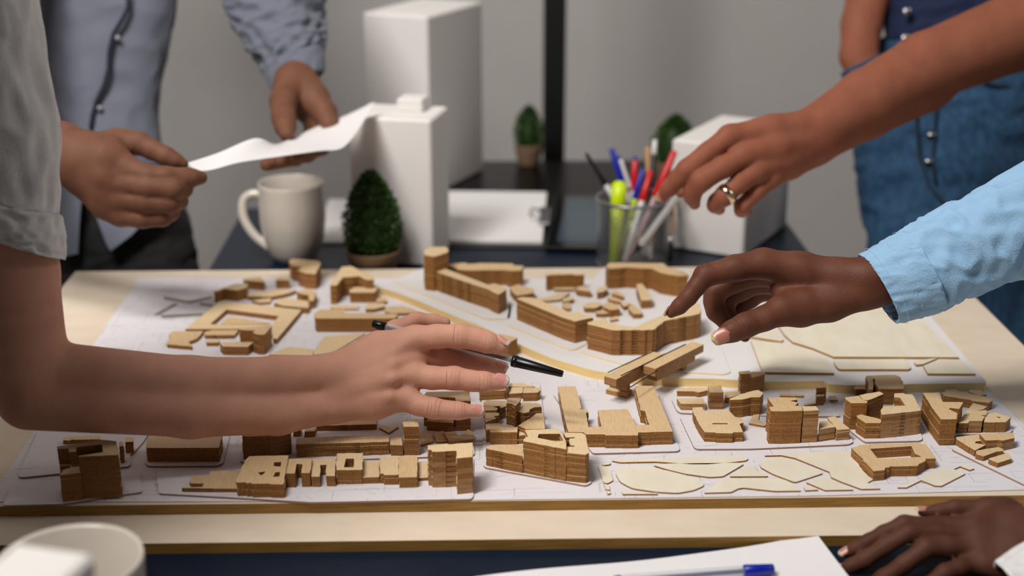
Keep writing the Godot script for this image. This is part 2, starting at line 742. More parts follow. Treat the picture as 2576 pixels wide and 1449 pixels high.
func screen_print() -> ImageTexture:      # the tablet's picture: rows of teal marks over pale bands
	var im := Image.create(256, 320, false, Image.FORMAT_RGB8)
	im.fill(Color(0.33, 0.42, 0.48))
	im.fill_rect(Rect2i(0, 0, 256, 34), Color(0.26, 0.36, 0.42))
	for k in 6:
		im.fill_rect(Rect2i(20 + k * 38, 46, 22, 14), Color(0.12, 0.42, 0.50))
		im.fill_rect(Rect2i(20 + k * 38, 66, 12, 8), Color(0.14, 0.38, 0.46))
	for k in 5:
		im.fill_rect(Rect2i(18, 110 + k * 34, 220, 14), Color(0.38, 0.48, 0.54))
	im.fill_rect(Rect2i(0, 296, 256, 24), Color(0.18, 0.36, 0.44))
	return ImageTexture.create_from_image(im)

func weave_tex() -> ImageTexture:      # fine pale dots on the grey shirt
	var im := Image.create(64, 64, false, Image.FORMAT_RGB8)
	for y in 64:
		for x in 64:
			var on_dot := ((x + (y / 4) * 3) % 8) < 4 and (y % 4) < 2
			im.set_pixel(x, y, Color(0.52, 0.53, 0.585) if on_dot else Color(0.36, 0.38, 0.43))
	return ImageTexture.create_from_image(im)

func make_materials() -> void:
	M_skin_bump = bump_tex(0.16, 9, 6.0, 2, 1024, FastNoiseLite.TYPE_CELLULAR)
	# wood: cut faces (burnt by the laser) and pale tops
	textured("cut_gold", noise_tex(0.03, Color(0.46, 0.29, 0.11), Color(0.70, 0.49, 0.22), 3), Vector3(48, 12, 1), 0.7)
	textured("cut_red", noise_tex(0.03, Color(0.46, 0.28, 0.125), Color(0.69, 0.475, 0.235), 4), Vector3(20, 45, 1), 0.7)
	textured("cut_pale", noise_tex(0.02, Color(0.54, 0.385, 0.225), Color(0.76, 0.58, 0.38), 5), Vector3(8, 90, 1), 0.7)
	textured("top_pale", noise_tex(0.016, Color(0.87, 0.75, 0.575), Color(0.93, 0.83, 0.665), 7), Vector3(60, 7, 1), 0.6)
	textured("top_tan", noise_tex(0.016, Color(0.835, 0.70, 0.52), Color(0.90, 0.78, 0.605), 8), Vector3(50, 6, 1), 0.6)
	textured("top_cream", noise_tex(0.010, Color(0.91, 0.87, 0.78), Color(0.945, 0.915, 0.835), 9), Vector3(8, 3, 1), 0.6)
	textured("cut_ply", noise_tex(0.015, Color(0.58, 0.42, 0.18), Color(0.72, 0.55, 0.28), 10), Vector3(3, 60, 1), 0.6)
	textured("board_face", noise_tex(0.008, Color(0.885, 0.815, 0.725), Color(0.92, 0.86, 0.775), 11), Vector3(3, 6, 1), 0.55)
	textured("board_cut", noise_tex(0.012, Color(0.50, 0.37, 0.15), Color(0.68, 0.51, 0.24), 12), Vector3(3, 90, 1), 0.6)
	textured("river_cut", noise_tex(0.012, Color(0.93, 0.79, 0.51), Color(0.965, 0.855, 0.60), 13), Vector3(4, 40, 1), 0.6)
	mat("strip_grey", Color(0.60, 0.56, 0.53), 0.8)
	mat("plate_cut", Color(0.62, 0.50, 0.42), 0.7)
	var pp := plan_print()
	textured("paper_plan", pp, Vector3(1.9, 1.9, 1), 0.75)
	textured("paper_sheet", sheet_print(), Vector3(1, 1, 1), 0.75)
	mat("paper_white", Color(0.91, 0.90, 0.895), 0.75)
	mat("foam_white", Color(0.90, 0.885, 0.87), 0.8)
	# desk and room
	var dk := textured("desk_blue", noise_tex(0.03, Color(0.055, 0.105, 0.165), Color(0.07, 0.125, 0.19), 15), Vector3(3, 3, 3), 0.35, true)
	dk.metallic_specular = 0.3
	mat("table_black", Color(0.03, 0.03, 0.034), 0.3).metallic_specular = 0.32
	mat("metal_black", Color(0.03, 0.03, 0.033), 0.45)
	textured("wall_paint", noise_tex(0.01, Color(0.725, 0.71, 0.70), Color(0.74, 0.725, 0.715), 16), Vector3(1, 1, 1), 0.85, true)
	textured("floor_carpet", noise_tex(0.2, Color(0.25, 0.25, 0.26), Color(0.33, 0.33, 0.34), 18), Vector3(4, 4, 4), 0.95, true)
	# small things
	var cer := mat("ceramic", Color(0.80, 0.765, 0.72), 0.22)
	cer.clearcoat_enabled = true
	cer.clearcoat = 0.5
	cer.clearcoat_roughness = 0.1
	mat("pot_clay", Color(0.50, 0.40, 0.31), 0.8)
	mat("soil", Color(0.12, 0.09, 0.06), 0.95)
	var leaf := mat("leaf", Color.WHITE, 0.55)
	leaf.vertex_color_use_as_albedo = true
	leaf.backlight_enabled = true
	leaf.backlight = Color(0.06, 0.10, 0.03)
	mat("plastic_black", Color(0.02, 0.02, 0.022), 0.3)
	mat("plastic_blue", Color(0.03, 0.12, 0.62), 0.3)
	mat("plastic_red", Color(0.80, 0.03, 0.04), 0.3)
	mat("plastic_yellow", Color(0.83, 0.93, 0.05), 0.35)
	mat("plastic_white", Color(0.86, 0.85, 0.84), 0.35)
	mat("plastic_grey", Color(0.55, 0.55, 0.56), 0.4)
	var clear := mat("plastic_clear", Color(0.93, 0.95, 0.98, 0.22), 0.08)
	clear.transparency = BaseMaterial3D.TRANSPARENCY_ALPHA
	mat("ink_blue", Color(0.04, 0.07, 0.40), 0.4)
	mat("ink_black", Color(0.02, 0.02, 0.03), 0.4)
	mat("wire", Color(0.62, 0.62, 0.63), 0.35, 0.8)
	mat("steel", Color(0.75, 0.75, 0.76), 0.25, 1.0)
	mat("gold_pale", Color(0.86, 0.76, 0.62), 0.2, 1.0)
	mat("wood_handle", Color(0.72, 0.55, 0.38), 0.5)
	mat("bristle", Color(0.05, 0.05, 0.06), 0.8)
	mat("wire_green", Color(0.10, 0.17, 0.14), 0.5)
	var scr := mat("screen_glow", Color(0.02, 0.02, 0.02), 0.15)
	scr.emission_enabled = true
	scr.emission_texture = screen_print()
	scr.emission = Color.BLACK
	scr.emission_energy_multiplier = 0.18
	mat("glass_black", Color(0.01, 0.01, 0.012), 0.1)
	var panel := mat("lamp_panel", Color(0.95, 0.94, 0.92), 0.5)
	panel.emission_enabled = true
	panel.emission = Color(1.0, 0.95, 0.88)
	panel.emission_energy_multiplier = 1.5
	# people
	skin("skin_fair", Color(0.86, 0.63, 0.53), 0.56, 0.07)
	skin("skin_brown", Color(0.58, 0.335, 0.24), 0.62, 0.10)
	skin("skin_deep", Color(0.41, 0.23, 0.155), 0.52, 0.12)
	skin("skin_dark", Color(0.45, 0.285, 0.205), 0.62, 0.12)
	skin("skin_deepest", Color(0.34, 0.185, 0.125), 0.62, 0.12)
	var nl := mat("nail", Color.WHITE, 0.28)
	nl.vertex_color_use_as_albedo = true
	var weave := bump_tex(0.25, 21, 2.0, 2, 256)
	for d in [["cloth_white", Color(0.93, 0.925, 0.925)], ["cloth_sky", Color(0.60, 0.77, 0.91)], ["cloth_navy", Color(0.025, 0.10, 0.25)], ["cloth_black", Color(0.022, 0.024, 0.028)]]:
		var c: Color = d[1]
		var m := textured(d[0], noise_tex(0.05, c.darkened(0.05), c.lightened(0.03), 31, 4, 256), Vector3(6, 6, 6), 0.85, true)
		m.normal_enabled = true
		m.normal_texture = weave
		m.normal_scale = 0.35
		m.rim_enabled = true
		m.rim = 0.25 if c.v > 0.5 else 0.06
	var gs := textured("cloth_grey", weave_tex(), Vector3(55, 55, 55), 0.85, true)
	gs.rim_enabled = true
	gs.rim = 0.2
	var dn := textured("denim", noise_tex(0.03, Color(0.05, 0.165, 0.27), Color(0.19, 0.37, 0.51), 33, 5), Vector3(5, 3, 5), 0.85, true)
	dn.normal_enabled = true
	dn.normal_texture = weave
	dn.normal_scale = 0.6
	mat("denim_seam", Color(0.13, 0.20, 0.28), 0.85)
	mat("placket", Color(0.13, 0.15, 0.20), 0.9)
	mat("thread", Color(0.80, 0.86, 0.92), 0.8)
# ---------------------------------------------------------------- the site model
const ZA := [0.0, 1040.0, 4.025]      # where each group of outlines was read: x, y, magnification
const ZB := [580.0, 1020.0, 3.903]
const ZC := [1180.0, 920.0, 4.14]
const ZD := [1680.0, 900.0, 3.814]
const ZE := [2080.0, 900.0, 3.8125]
const ZW := [380.0, 640.0, 5.152]
const ZM := [780.0, 620.0, 4.6]
const ZN := [1260.0, 640.0, 4.025]
const ZG := [1840.0, 720.0, 3.5]
const PX := [0.0, 0.0, 1.0]
const PLATE := 0.0225      # top of the block plates above the desk
const NORTH := 0.0315      # top of the north bank's sheets
const GROUND := 0.0206     # top of the base sheet

# outline of the roof, which corner's foot was read, and where; kind of cut face; number of layers
func building(z: Array, h0: float, layers: int, foot: int, foot_y: float, look: String, pts: Array, label: String, holes: Array = [], bays := 0.0004) -> void:
	var fx: float = z[0] + pts[foot * 2] / z[2]
	var fy: float = z[1] + pts[foot * 2 + 1] / z[2]
	var base := on(fx, z[1] + foot_y / z[2], h0)
	var r := ray(fx, fy)
	var h := EYE.y + r.y * ((base.z - EYE.z) / r.z) - DESK
	h = maxf(h, h0 + 0.0022)
	var roof := fix_order(flat_px(z, pts, h))
	var c := centre_of(roof)
	roof = jog(moved(roof, c), bays, 0.009)
	var hs := []
	for q in holes:
		hs.append(fix_order(moved(flat_px(z, q, h), c)))
	var o := thing("model_building", label, "model building", Vector3(c.x, DESK + h0, c.y), "laser-cut wooden buildings on the site model")
	var caps := cut(roof, hs)
	var t := (h - h0) / layers
	var cuts: Array = {"gold": ["cut_gold", "cut_red", "cut_gold"], "pale": ["cut_pale", "cut_pale", "cut_red"]}[look]
	var face: StandardMaterial3D = M[["top_pale", "top_tan"][rng.randi_range(0, 1)]]
	for i in layers:
		var shift := Vector2(rng.randf_range(-1, 1), rng.randf_range(-1, 1)) * (0.0004 if i else 0.0)
		var m := prism(roof, hs, t * i, t * (i + 1) - 0.00025, shift, caps)
		obj("layer", m, [M[cuts[rng.randi_range(0, 2)]], face], o)

func piece(called: String, z: Array, top: float, thick: float, pts: Array, mats: Array, label: String, category: String, group: String, soft_r := 0.0) -> MeshInstance3D:
	var p := fix_order(flat_px(z, pts, top))
	if soft_r > 0.0:
		p = rounded(p, soft_r)
	var c := centre_of(p)
	var m := prism(moved(p, c), [], 0.0, thick)
	var o := obj(called, m, mats)
	o.position = Vector3(c.x, DESK + top - thick, c.y)
	tag(o, label, category, group)
	return o

func site_model() -> void:
	rng.seed = 5
	var b1 := thing("lower_board", "wide cream plywood board lying on the blue desk", "board", Vector3(0.042, DESK, -1.428))
	obj("panel", prism(PackedVector2Array([Vector2(-0.572, -0.356), Vector2(0.572, -0.356), Vector2(0.572, 0.356), Vector2(-0.572, 0.356)]), [], 0.0, 0.0100), [M.board_cut, M.board_face], b1)
	var b2 := thing("upper_board", "cream plywood board on the larger board, carrying the city model", "board", Vector3(0.042, DESK + 0.0101, -1.4535))
	obj("panel", prism(PackedVector2Array([Vector2(-0.572, -0.3305), Vector2(0.572, -0.3305), Vector2(0.572, 0.3305), Vector2(-0.572, 0.3305)]), [], 0.0, 0.0098), [M.board_cut, M.board_face], b2)
	# base sheet with the printed plan
	piece("plan_sheet", PX, GROUND, 0.0006, [350, 700, 80, 1090, -30, 1262, 420, 1262, 1200, 1258, 2050, 1247, 2640, 1230, 2640, 1135, 2490, 985, 2262, 702], [M.plate_cut, M.paper_plan], "large white sheet printed with a site plan under the whole city model", "sheet", "")
	# block plates
	var mp := [M.plate_cut, M.paper_plan]
	var gp := "white block plates of the site model"
	var pt := 0.0018
	piece("block_plate", ZA, PLATE, pt, [390, 180, 182, 605, 192, 640, 235, 645, 1300, 535, 1325, 515, 1318, 412, 1345, 405, 1450, 290, 1520, 180], mp, "white block plate under the bare elbow, with a long straight front edge", "plate", gp, 0.004)
	piece("block_plate", ZA, PLATE, pt, [40, 930, 32, 915, 110, 740, 150, 715, 1370, 582, 1410, 592, 1442, 780, 1430, 795, 1190, 830, 620, 915], mp, "white block plate carrying the two brown corner buildings by the mug", "plate", gp, 0.004)
	piece("block_plate", ZA, PLATE, pt, [1470, 400, 1470, 500, 1490, 525, 1540, 532, 2190, 528, 2245, 510, 2265, 485, 2325, 235, 2330, 150, 1560, 150], mp, "white block plate of the single long low building under the forearm", "plate", gp, 0.006)
	piece("block_plate", PX, PLATE, pt, [393, 1192, 402, 1186, 590, 1178, 625, 1166, 1192, 1151, 1191, 1249, 1184, 1255, 785, 1263, 600, 1252, 400, 1241], mp, "long white block plate with the front terrace of notched wooden buildings", "plate", gp, 0.003)
	piece("block_plate", ZB, PLATE, pt, [95, 545, 100, 525, 170, 60, 2330, 20, 2398, 470, 2380, 490, 140, 562], mp, "white block plate under the pale hand, crowded with small brown buildings", "plate", gp, 0.004)
	piece("block_plate", ZC, PLATE, pt, [130, 330, 150, 1035, 170, 1058, 1215, 1247, 1275, 1217, 1240, 1100, 795, 660, 735, 180, 250, 150], mp, "white block plate under the wedge-shaped corner building", "plate", gp, 0.003)
	piece("block_plate", ZC, PLATE, pt, [880, 300, 890, 285, 915, 275, 1960, 255, 2192, 860, 2190, 878, 2165, 890, 1290, 912, 1262, 880], mp, "white block plate under the pale building with three wings", "plate", gp, 0.003)
	piece("block_plate", ZD, PLATE, pt, [122, 565, 118, 575, 250, 858, 280, 875, 800, 872, 1735, 830, 1778, 808, 1772, 788, 1640, 592, 700, 556], mp, "white block plate with the eight-storey slab and the low stepped building", "plate", gp, 0.003)
	piece("block_plate", ZD, PLATE, pt, [35, 400, 85, 505, 120, 528, 640, 546, 1000, 560, 1660, 560, 1480, 350, 60, 300], mp, "white block plate by the river with two low slabs and a square tower", "plate", gp, 0.004)
	piece("block_plate", ZE, PLATE, pt, [225, 700, 345, 795, 375, 808, 890, 795, 917, 780, 915, 762, 770, 380, 180, 370, 150, 450, 200, 650], mp, "white block plate crowded with tall brown buildings around a narrow yard", "plate", gp, 0.004)
	piece("block_plate", ZE, PLATE, pt, [905, 450, 930, 560, 1030, 745, 1060, 775, 1110, 793, 1260, 740, 1760, 718, 1785, 690, 1600, 400, 1100, 340, 920, 400], mp, "white block plate under the fan of slanting brown buildings", "plate", gp, 0.004)
	piece("block_plate", ZE, PLATE, pt, [1198, 862, 1206, 882, 1960, 1248, 1960, 760, 1810, 745, 1260, 828], mp, "white block plate with four small stepped buildings at the board's right edge", "plate", gp, 0.003)
	# the raised north bank: its cut edge is the yellow band of the river
	var nb := thing("raised_plate", "raised white land plate whose pale yellow cut edge follows the river", "plate", Vector3(0, DESK + 0.0206, 0))
	var np := fix_order(flat_px(PX, [925, 712, 950, 722, 1000, 736, 1060, 760, 1130, 789, 1220, 825, 1300, 864, 1390, 902, 1480, 929, 1560, 944, 1640, 950, 1800, 953, 1924, 960, 2073, 958, 2085, 966, 2130, 969, 2262, 968, 2300, 966, 2479, 963, 2481, 960, 2262, 702, 925, 702], 0.0300))
	obj("panel", prism(np, [], 0.0, 0.0094), [M.river_cut, M.paper_white], nb)
	var ns := [M.river_cut, M.paper_white]
	var gn := "thin white sheets on the river bank"
	piece("thin_sheet", ZM, NORTH, 0.0014, [950, 402, 1940, 798, 2030, 838, 2312, 835, 2330, 720, 2250, 255, 1300, 250], ns, "thin white sheet under the narrow slab, corner tower and crescent row", "sheet", gn, 0.004)
	piece("thin_sheet", ZN, NORTH, 0.0014, [55, 712, 650, 950, 710, 965, 760, 958, 868, 905, 760, 430, 300, 390, 100, 420], ns, "thin white sheet under the long tapering slab with a notched end", "sheet", gn, 0.004)
	piece("thin_sheet", ZN, NORTH, 0.0014, [780, 985, 1230, 1110, 1700, 1180, 2250, 1215, 2328, 1195, 2310, 1150, 2230, 925, 2060, 600, 1900, 150, 1050, 130, 775, 425, 900, 890], ns, "thin white sheet under the bent ribbed block, reaching past the bridge", "sheet", gn, 0.004)
	# lawns of the north bank
	var lw := [M.cut_ply, M.top_cream]
	var gl := "cream lawn pieces on the river bank"
	var lt := 0.0328
	piece("cream_panel", ZG, lt, 0.0026, [380, 300, 470, 430, 540, 490, 720, 545, 900, 620, 2005, 625, 1500, 105, 900, 95], lw, "largest cream lawn piece, reaching from the brown wrist to the cuff", "cut panel", gl)
	piece("cream_panel", ZG, lt, 0.0026, [170, 475, 480, 502, 700, 562, 830, 628, 905, 765, 275, 755], lw, "cream lawn piece with a sloping back edge beside the thumb", "cut panel", gl)
	piece("cream_panel", ZG, lt, 0.0026, [150, 440, 365, 350, 458, 468, 440, 485], lw, "small pointed cream lawn piece just under the brown hand", "cut panel", gl)
	piece("cream_panel", ZG, lt, 0.0026, [900, 645, 1540, 640, 1580, 715, 1565, 730, 945, 730, 912, 690], lw, "cream strip lawn with rounded corners in front of the largest lawn", "cut panel", gl, 0.004)
	piece("cream_panel", ZG, lt, 0.0026, [1610, 668, 1640, 650, 1815, 632, 1690, 685, 1628, 690], lw, "thin cream sliver of lawn beside the corner lawn", "cut panel", gl)
	piece("cream_panel", ZG, lt, 0.0026, [1690, 700, 1830, 642, 2020, 645, 2150, 770, 1730, 768], lw, "cream corner lawn with a cut-off left side at the bank's end", "cut panel", gl)
	# park in the foreground
	var pk := [M.cut_red, M.top_cream]
	var gk := "cream park pieces between the white paths"
	var kt := 0.0222
	var kh := 0.0016
	piece("park_piece", PX, kt, kh, [1537, 1158, 1600, 1155, 1700, 1152, 1855, 1145, 1883, 1152, 1878, 1158, 1840, 1163, 1780, 1168, 1740, 1168, 1650, 1161, 1560, 1163], pk, "long thin wavy cream park piece nearest the three-winged building", "park piece", gk, 0.002)
	piece("park_piece", PX, kt, kh, [1643, 1170, 1680, 1166, 1868, 1164, 1870, 1168, 1819, 1198, 1785, 1200, 1720, 1191, 1680, 1181], pk, "leaf-shaped cream park piece between the wavy strip and the oval", "park piece", gk, 0.002)
	piece("park_piece", PX, kt, kh, [1548, 1190, 1552, 1178, 1575, 1170, 1610, 1169, 1680, 1184, 1740, 1199, 1770, 1215, 1770, 1222, 1745, 1233, 1705, 1240, 1650, 1237, 1590, 1228, 1560, 1212], pk, "large oval cream park piece beside the wedge-shaped building", "park piece", gk, 0.004)
	piece("park_piece", ZD, kt, kh, [595, 1132, 765, 1030, 815, 1035, 860, 1080, 960, 1128, 955, 1136, 600, 1138], pk, "small rounded triangle of cream park between larger pieces", "park piece", gk, 0.002)
	piece("park_piece", ZD, kt, kh, [345, 1295, 500, 1180, 560, 1155, 1070, 1155, 1150, 1180, 1280, 1275, 1030, 1278, 720, 1245, 670, 1255, 610, 1288], pk, "wide cream park piece with a scooped front edge along the board's front", "park piece", gk, 0.002)
	piece("park_piece", ZD, kt, kh, [880, 1010, 920, 965, 1050, 950, 1150, 965, 1495, 1105, 1220, 1195, 1010, 1115, 890, 1050], pk, "cream park piece with one round end and one pointed end", "park piece", gk, 0.003)
	piece("park_piece", ZD, kt, kh, [1305, 1238, 1330, 1220, 1445, 1266, 1320, 1272], pk, "tiny triangular cream park piece at the board's front edge", "park piece", gk)
	piece("park_piece", ZD, kt, kh, [1330, 1195, 1510, 1142, 1780, 1265, 1510, 1270], pk, "four-sided cream park piece with a long slanting side", "park piece", gk)
	piece("park_piece", PX, kt, kh, [1924, 1146, 1968, 1140, 2140, 1134, 2152, 1150, 2165, 1178, 2185, 1198, 2197, 1206, 2182, 1214, 2215, 1229, 2167, 1230, 2115, 1211, 2091, 1200, 2087, 1187, 2000, 1152, 1966, 1145], pk, "large hooked cream park piece touching the square courtyard building", "park piece", gk)
	piece("park_piece", ZE, kt, kh, [680, 1243, 905, 1160, 1085, 1062, 1200, 1064, 1310, 1020, 1415, 1062, 1370, 1076, 1280, 1040, 1215, 1068, 1330, 1110, 1100, 1228, 1040, 1226, 905, 1174, 765, 1243], pk, "cream park piece with two thin arms beside the courtyard building", "park piece", gk)
	piece("park_piece", ZC, kt, kh, [1340, 1035, 1440, 1050, 1475, 1100, 1500, 1195, 1440, 1225, 1400, 1215], pk, "narrow bulging cream park piece between oval and wedge building", "park piece", gk, 0.002)
	piece("park_piece", ZC, kt, kh, [1385, 1028, 1440, 1005, 1475, 1005, 1470, 1025, 1400, 1036], pk, "tiny cream chip at the park's back left corner", "park piece", gk)
	piece("park_piece", ZC, kt, kh, [1400, 1228, 1462, 1245, 1468, 1292, 1422, 1286], pk, "tiny square cream chip below the narrow bulging piece", "park piece", gk)
	piece("park_piece", ZC, kt, kh, [1432, 1296, 1472, 1308, 1476, 1328, 1442, 1336], pk, "tiniest cream chip at the park's front left corner", "park piece", gk)
	piece("park_piece", ZC, kt, kh, [1590, 1305, 1960, 1325, 1965, 1335, 1600, 1336], pk, "thin cream bar along the board's front edge under the oval", "park piece", gk)
	var gs := "thin grey strips on the plan sheet"
	var ms := [M.strip_grey, M.strip_grey]  # one even grey on all faces of the strips
	piece("grey_strip", ZW, 0.0218, 0.0012, [165, 540, 480, 602, 790, 540, 795, 558, 500, 628, 170, 572], ms, "grey strip bent in the middle on the bare left of the plan", "strip", gs)
	piece("grey_strip", ZW, 0.0218, 0.0012, [40, 775, 300, 632, 345, 640, 90, 780], ms, "straight grey strip slanting below the bent one", "strip", gs)
	piece("grey_strip", ZW, 0.0218, 0.0012, [130, 785, 690, 762, 690, 778, 150, 815], ms, "long grey strip lying level towards the courtyard building", "strip", gs)
	piece("grey_strip", ZW, 0.0218, 0.0012, [625, 622, 800, 650, 800, 668, 640, 645], ms, "short grey strip touching the back left cluster", "strip", gs)
	# ---- buildings: front left
	building(ZA, PLATE, 8, 4, 865, "gold", [578, 330, 1040, 262, 1178, 275, 1198, 415, 792, 432, 800, 425, 975, 400, 1045, 388, 1035, 308, 830, 330, 775, 340, 770, 382, 705, 385, 695, 350, 582, 358], "tall brown corner building with a C-shaped roof behind the mug")
	building(ZA, PLATE, 6, 3, 900, "gold", [598, 515, 788, 515, 818, 597, 605, 622, 640, 570, 712, 550, 700, 525, 600, 530], "lower brown block joined to the C-roofed corner building")
	building(ZA, PLATE, 6, 2, 500, "gold", [1200, 285, 1245, 283, 1250, 330, 1206, 332], "slim brown block squeezed right of the C-roofed corner building")
	building(ZA, PLATE, 3, 2, 400, "gold", [1262, 240, 1345, 240, 1345, 285, 1265, 288], "small brown block beside the slim one under the forearm")
	building(ZA, PLATE, 2, 0, 310, "gold", [636, 268, 640, 245, 700, 232, 1010, 222, 1010, 258, 720, 262, 702, 272], "low brown row peeping over the C-roofed building under the elbow")
	building(ZA, PLATE, 4, 5, 490, "gold", [1478, 335, 1490, 250, 1560, 205, 2250, 205, 2212, 345, 1490, 347], "long low four-layer building alone on its plate under the forearm")
	building(ZA, PLATE, 1, 5, 792, "gold", [1965, 632, 2118, 622, 2125, 585, 2440, 570, 2400, 760, 1840, 752, 1842, 746, 2045, 742, 2062, 708, 1935, 706, 1918, 690, 1925, 660], "single-layer shed left of the building with three roof holes")
	# ---- front terrace
	building(ZB, PLATE, 4, 4, 910, "gold", [55, 740, 150, 530, 190, 495, 572, 487, 520, 772, 400, 770, 385, 764, 215, 766, 200, 756, 160, 760, 145, 750, 70, 755], "rounded four-layer building with three small roof holes", [[430, 555, 502, 552, 496, 598, 428, 592], [272, 655, 345, 645, 330, 668, 300, 684], [420, 700, 445, 652, 490, 650, 484, 692]])
	building(ZB, PLATE, 3, 2, 800, "gold", [576, 522, 803, 518, 780, 660, 695, 660, 710, 576, 650, 571, 632, 665, 548, 665], "terrace house with a slot open to the front, beside the rounded building")
	building(ZB, PLATE, 3, 2, 795, "gold", [812, 520, 1034, 515, 1028, 690, 940, 688, 948, 580, 885, 580, 878, 695, 796, 695], "terrace house with a narrow slot, left of the house with a square shaft")
	building(ZB, PLATE, 4, 2, 772, "gold", [1045, 468, 1297, 465, 1290, 630, 1037, 632], "cube-like terrace house with a square shaft in its roof", [[1130, 520, 1210, 520, 1210, 605, 1110, 605]])
	building(ZB, PLATE, 2, 3, 770, "gold", [1306, 540, 1462, 537, 1461, 700, 1299, 705], "low flat terrace house right of the square-shaft house")
	building(ZB, PLATE, 3, 2, 778, "gold", [1469, 500, 1648, 497, 1646, 680, 1505, 682, 1503, 668, 1469, 668], "terrace house with a small corner step, left of the widest flat roof")
	building(ZB, PLATE, 3, 2, 805, "gold", [1656, 495, 1838, 488, 1833, 700, 1655, 705], "terrace house with a plain roof standing furthest forward")
	building(ZB, PLATE, 1, 2, 738, "gold", [1846, 550, 1932, 545, 1936, 705, 1846, 710], "lowest single-layer terrace house left of the U-shaped end")
	building(ZB, PLATE, 5, 2, 738, "pale", [1942, 520, 1970, 518, 1985, 600, 1947, 602], "thin upright terrace pier beside the U-shaped end")
	building(ZB, PLATE, 7, 3, 712, "pale", [1934, 388, 2130, 370, 2142, 378, 2375, 360, 2375, 500, 2220, 515, 2217, 440, 1977, 450, 1970, 432, 1938, 432], "rough-sided L-shaped terrace end with the highest roof")
	building(ZB, PLATE, 4, 5, 665, "pale", [1990, 510, 2212, 503, 2212, 578, 2157, 582, 2147, 525, 1990, 529], "lower infill block inside the L-shaped terrace end")
	# ---- block under the pale hand
	building(ZB, PLATE, 4, 12, 510, "gold", [650, 322, 725, 318, 1000, 305, 1010, 300, 1180, 302, 1555, 295, 1553, 355, 1450, 360, 1440, 358, 1170, 368, 1015, 370, 730, 378, 640, 382], "long brown slab behind the front terrace")
	building(ZB, PLATE, 7, 0, 530, "gold", [112, 300, 130, 180, 588, 150, 583, 248, 345, 300], "bulky brown building under the wrist")
	building(ZB, PLATE, 4, 2, 305, "gold", [612, 160, 690, 155, 684, 205, 610, 208], "narrow brown block between the bulky one and the wrist")
	building(ZB, PLATE, 2, 2, 310, "gold", [735, 190, 838, 185, 826, 250, 722, 256], "small brown block with a slanted front beside the bulky building")
	building(ZB, PLATE, 3, 3, 238, "gold", [842, 195, 850, 140, 1440, 120, 1432, 180], "long brown row right under the palm")
	building(ZB, PLATE, 1, 4, 282, "gold", [1460, 215, 1500, 195, 1580, 215, 1650, 205, 1555, 266], "low arrow-shaped piece under the hand")
	building(ZB, PLATE, 9, 3, 490, "gold", [1688, 160, 1832, 138, 1850, 205, 1700, 206], "square brown tower rising behind the front terrace")
	building(ZB, PLATE, 3, 3, 495, "gold", [1575, 320, 1620, 306, 1684, 310, 1690, 390, 1570, 388], "low brown annex left of the square brown tower")
	building([800.0, 720.0, 3.623], PLATE, 6, 3, 1319, "gold", [960, 1000, 985, 962, 1380, 956, 1388, 1045, 1255, 1045, 1250, 1014, 985, 1004], "tall brown building seen between the two lowest fingers")
	building(ZB, PLATE, 4, 3, 245, "gold", [1930, 128, 2190, 138, 2188, 168, 1925, 152], "thin brown slab leaning on the tall building below the little finger")
	building(ZB, PLATE, 2, 3, 392, "gold", [1872, 255, 1946, 248, 1992, 350, 1866, 386], "slanted low shed right of the square brown tower")
	building(ZB, PLATE, 1, 3, 376, "gold", [2000, 265, 2084, 245, 2138, 348, 2018, 352], "small split-roof shed behind the L-shaped terrace end")
	building(ZB, PLATE, 1, 6, 372, "gold", [2092, 262, 2208, 250, 2226, 296, 2262, 292, 2332, 230, 2380, 262, 2378, 330, 2146, 350], "notched low shed next to the split-roof shed")
	# ---- wedge block
	building(ZC, PLATE, 6, 3, 1120, "gold", [175, 842, 215, 826, 556, 815, 556, 938, 178, 860], "lower pointed wing of the wedge-shaped corner building")
	building(ZC, PLATE, 9, 4, 1205, "gold", [580, 668, 935, 655, 962, 705, 1012, 800, 1012, 870, 564, 785, 576, 755, 612, 735], "main wedge-shaped corner building with a triangular light well", [[725, 710, 945, 707, 980, 780, 905, 788, 714, 749]])
	building(ZC, PLATE, 9, 4, 1225, "gold", [985, 694, 1180, 698, 1215, 715, 1252, 905, 1215, 925, 1018, 905, 1018, 842, 1105, 840, 1100, 830, 1060, 825, 1046, 790, 1050, 756, 1105, 752, 1100, 742, 1012, 745], "right part of the wedge-shaped corner building with a notched shaft", [], 0.0003)
	building(ZC, PLATE, 5, 5, 820, "gold", [175, 602, 320, 593, 330, 630, 508, 636, 504, 690, 220, 690, 216, 667, 176, 668], "brown block with a stepped roof behind the wedge's pointed wing")
	building(ZC, PLATE, 4, 3, 812, "gold", [512, 645, 535, 634, 588, 656, 572, 722, 516, 726], "small brown piece between stepped roof and wedge")
	building(ZC, PLATE, 5, 4, 790, "gold", [506, 622, 640, 542, 700, 492, 768, 492, 788, 655, 595, 658], "broad brown roof with a slanting back behind the wedge")
	building(ZC, PLATE, 5, 9, 590, "gold", [150, 378, 185, 358, 382, 362, 382, 420, 330, 440, 318, 418, 250, 420, 300, 442, 285, 462, 160, 464], "brown roof with a deep slot beside the little finger's tip")
	building(ZC, PLATE, 5, 5, 690, "gold", [165, 472, 318, 490, 310, 515, 258, 520, 280, 548, 170, 586], "brown roof with jagged right side below the slotted roof")
	building(ZC, PLATE, 9, 5, 620, "gold", [388, 388, 396, 335, 540, 335, 525, 372, 482, 418, 446, 396], "slender ribbed tower in the middle of the wedge's block")
	building(ZC, PLATE, 6, 8, 612, "gold", [545, 378, 720, 386, 755, 410, 755, 425, 680, 430, 632, 452, 625, 480, 576, 490, 506, 476, 548, 412], "stair-edged roof right of the slender ribbed tower")
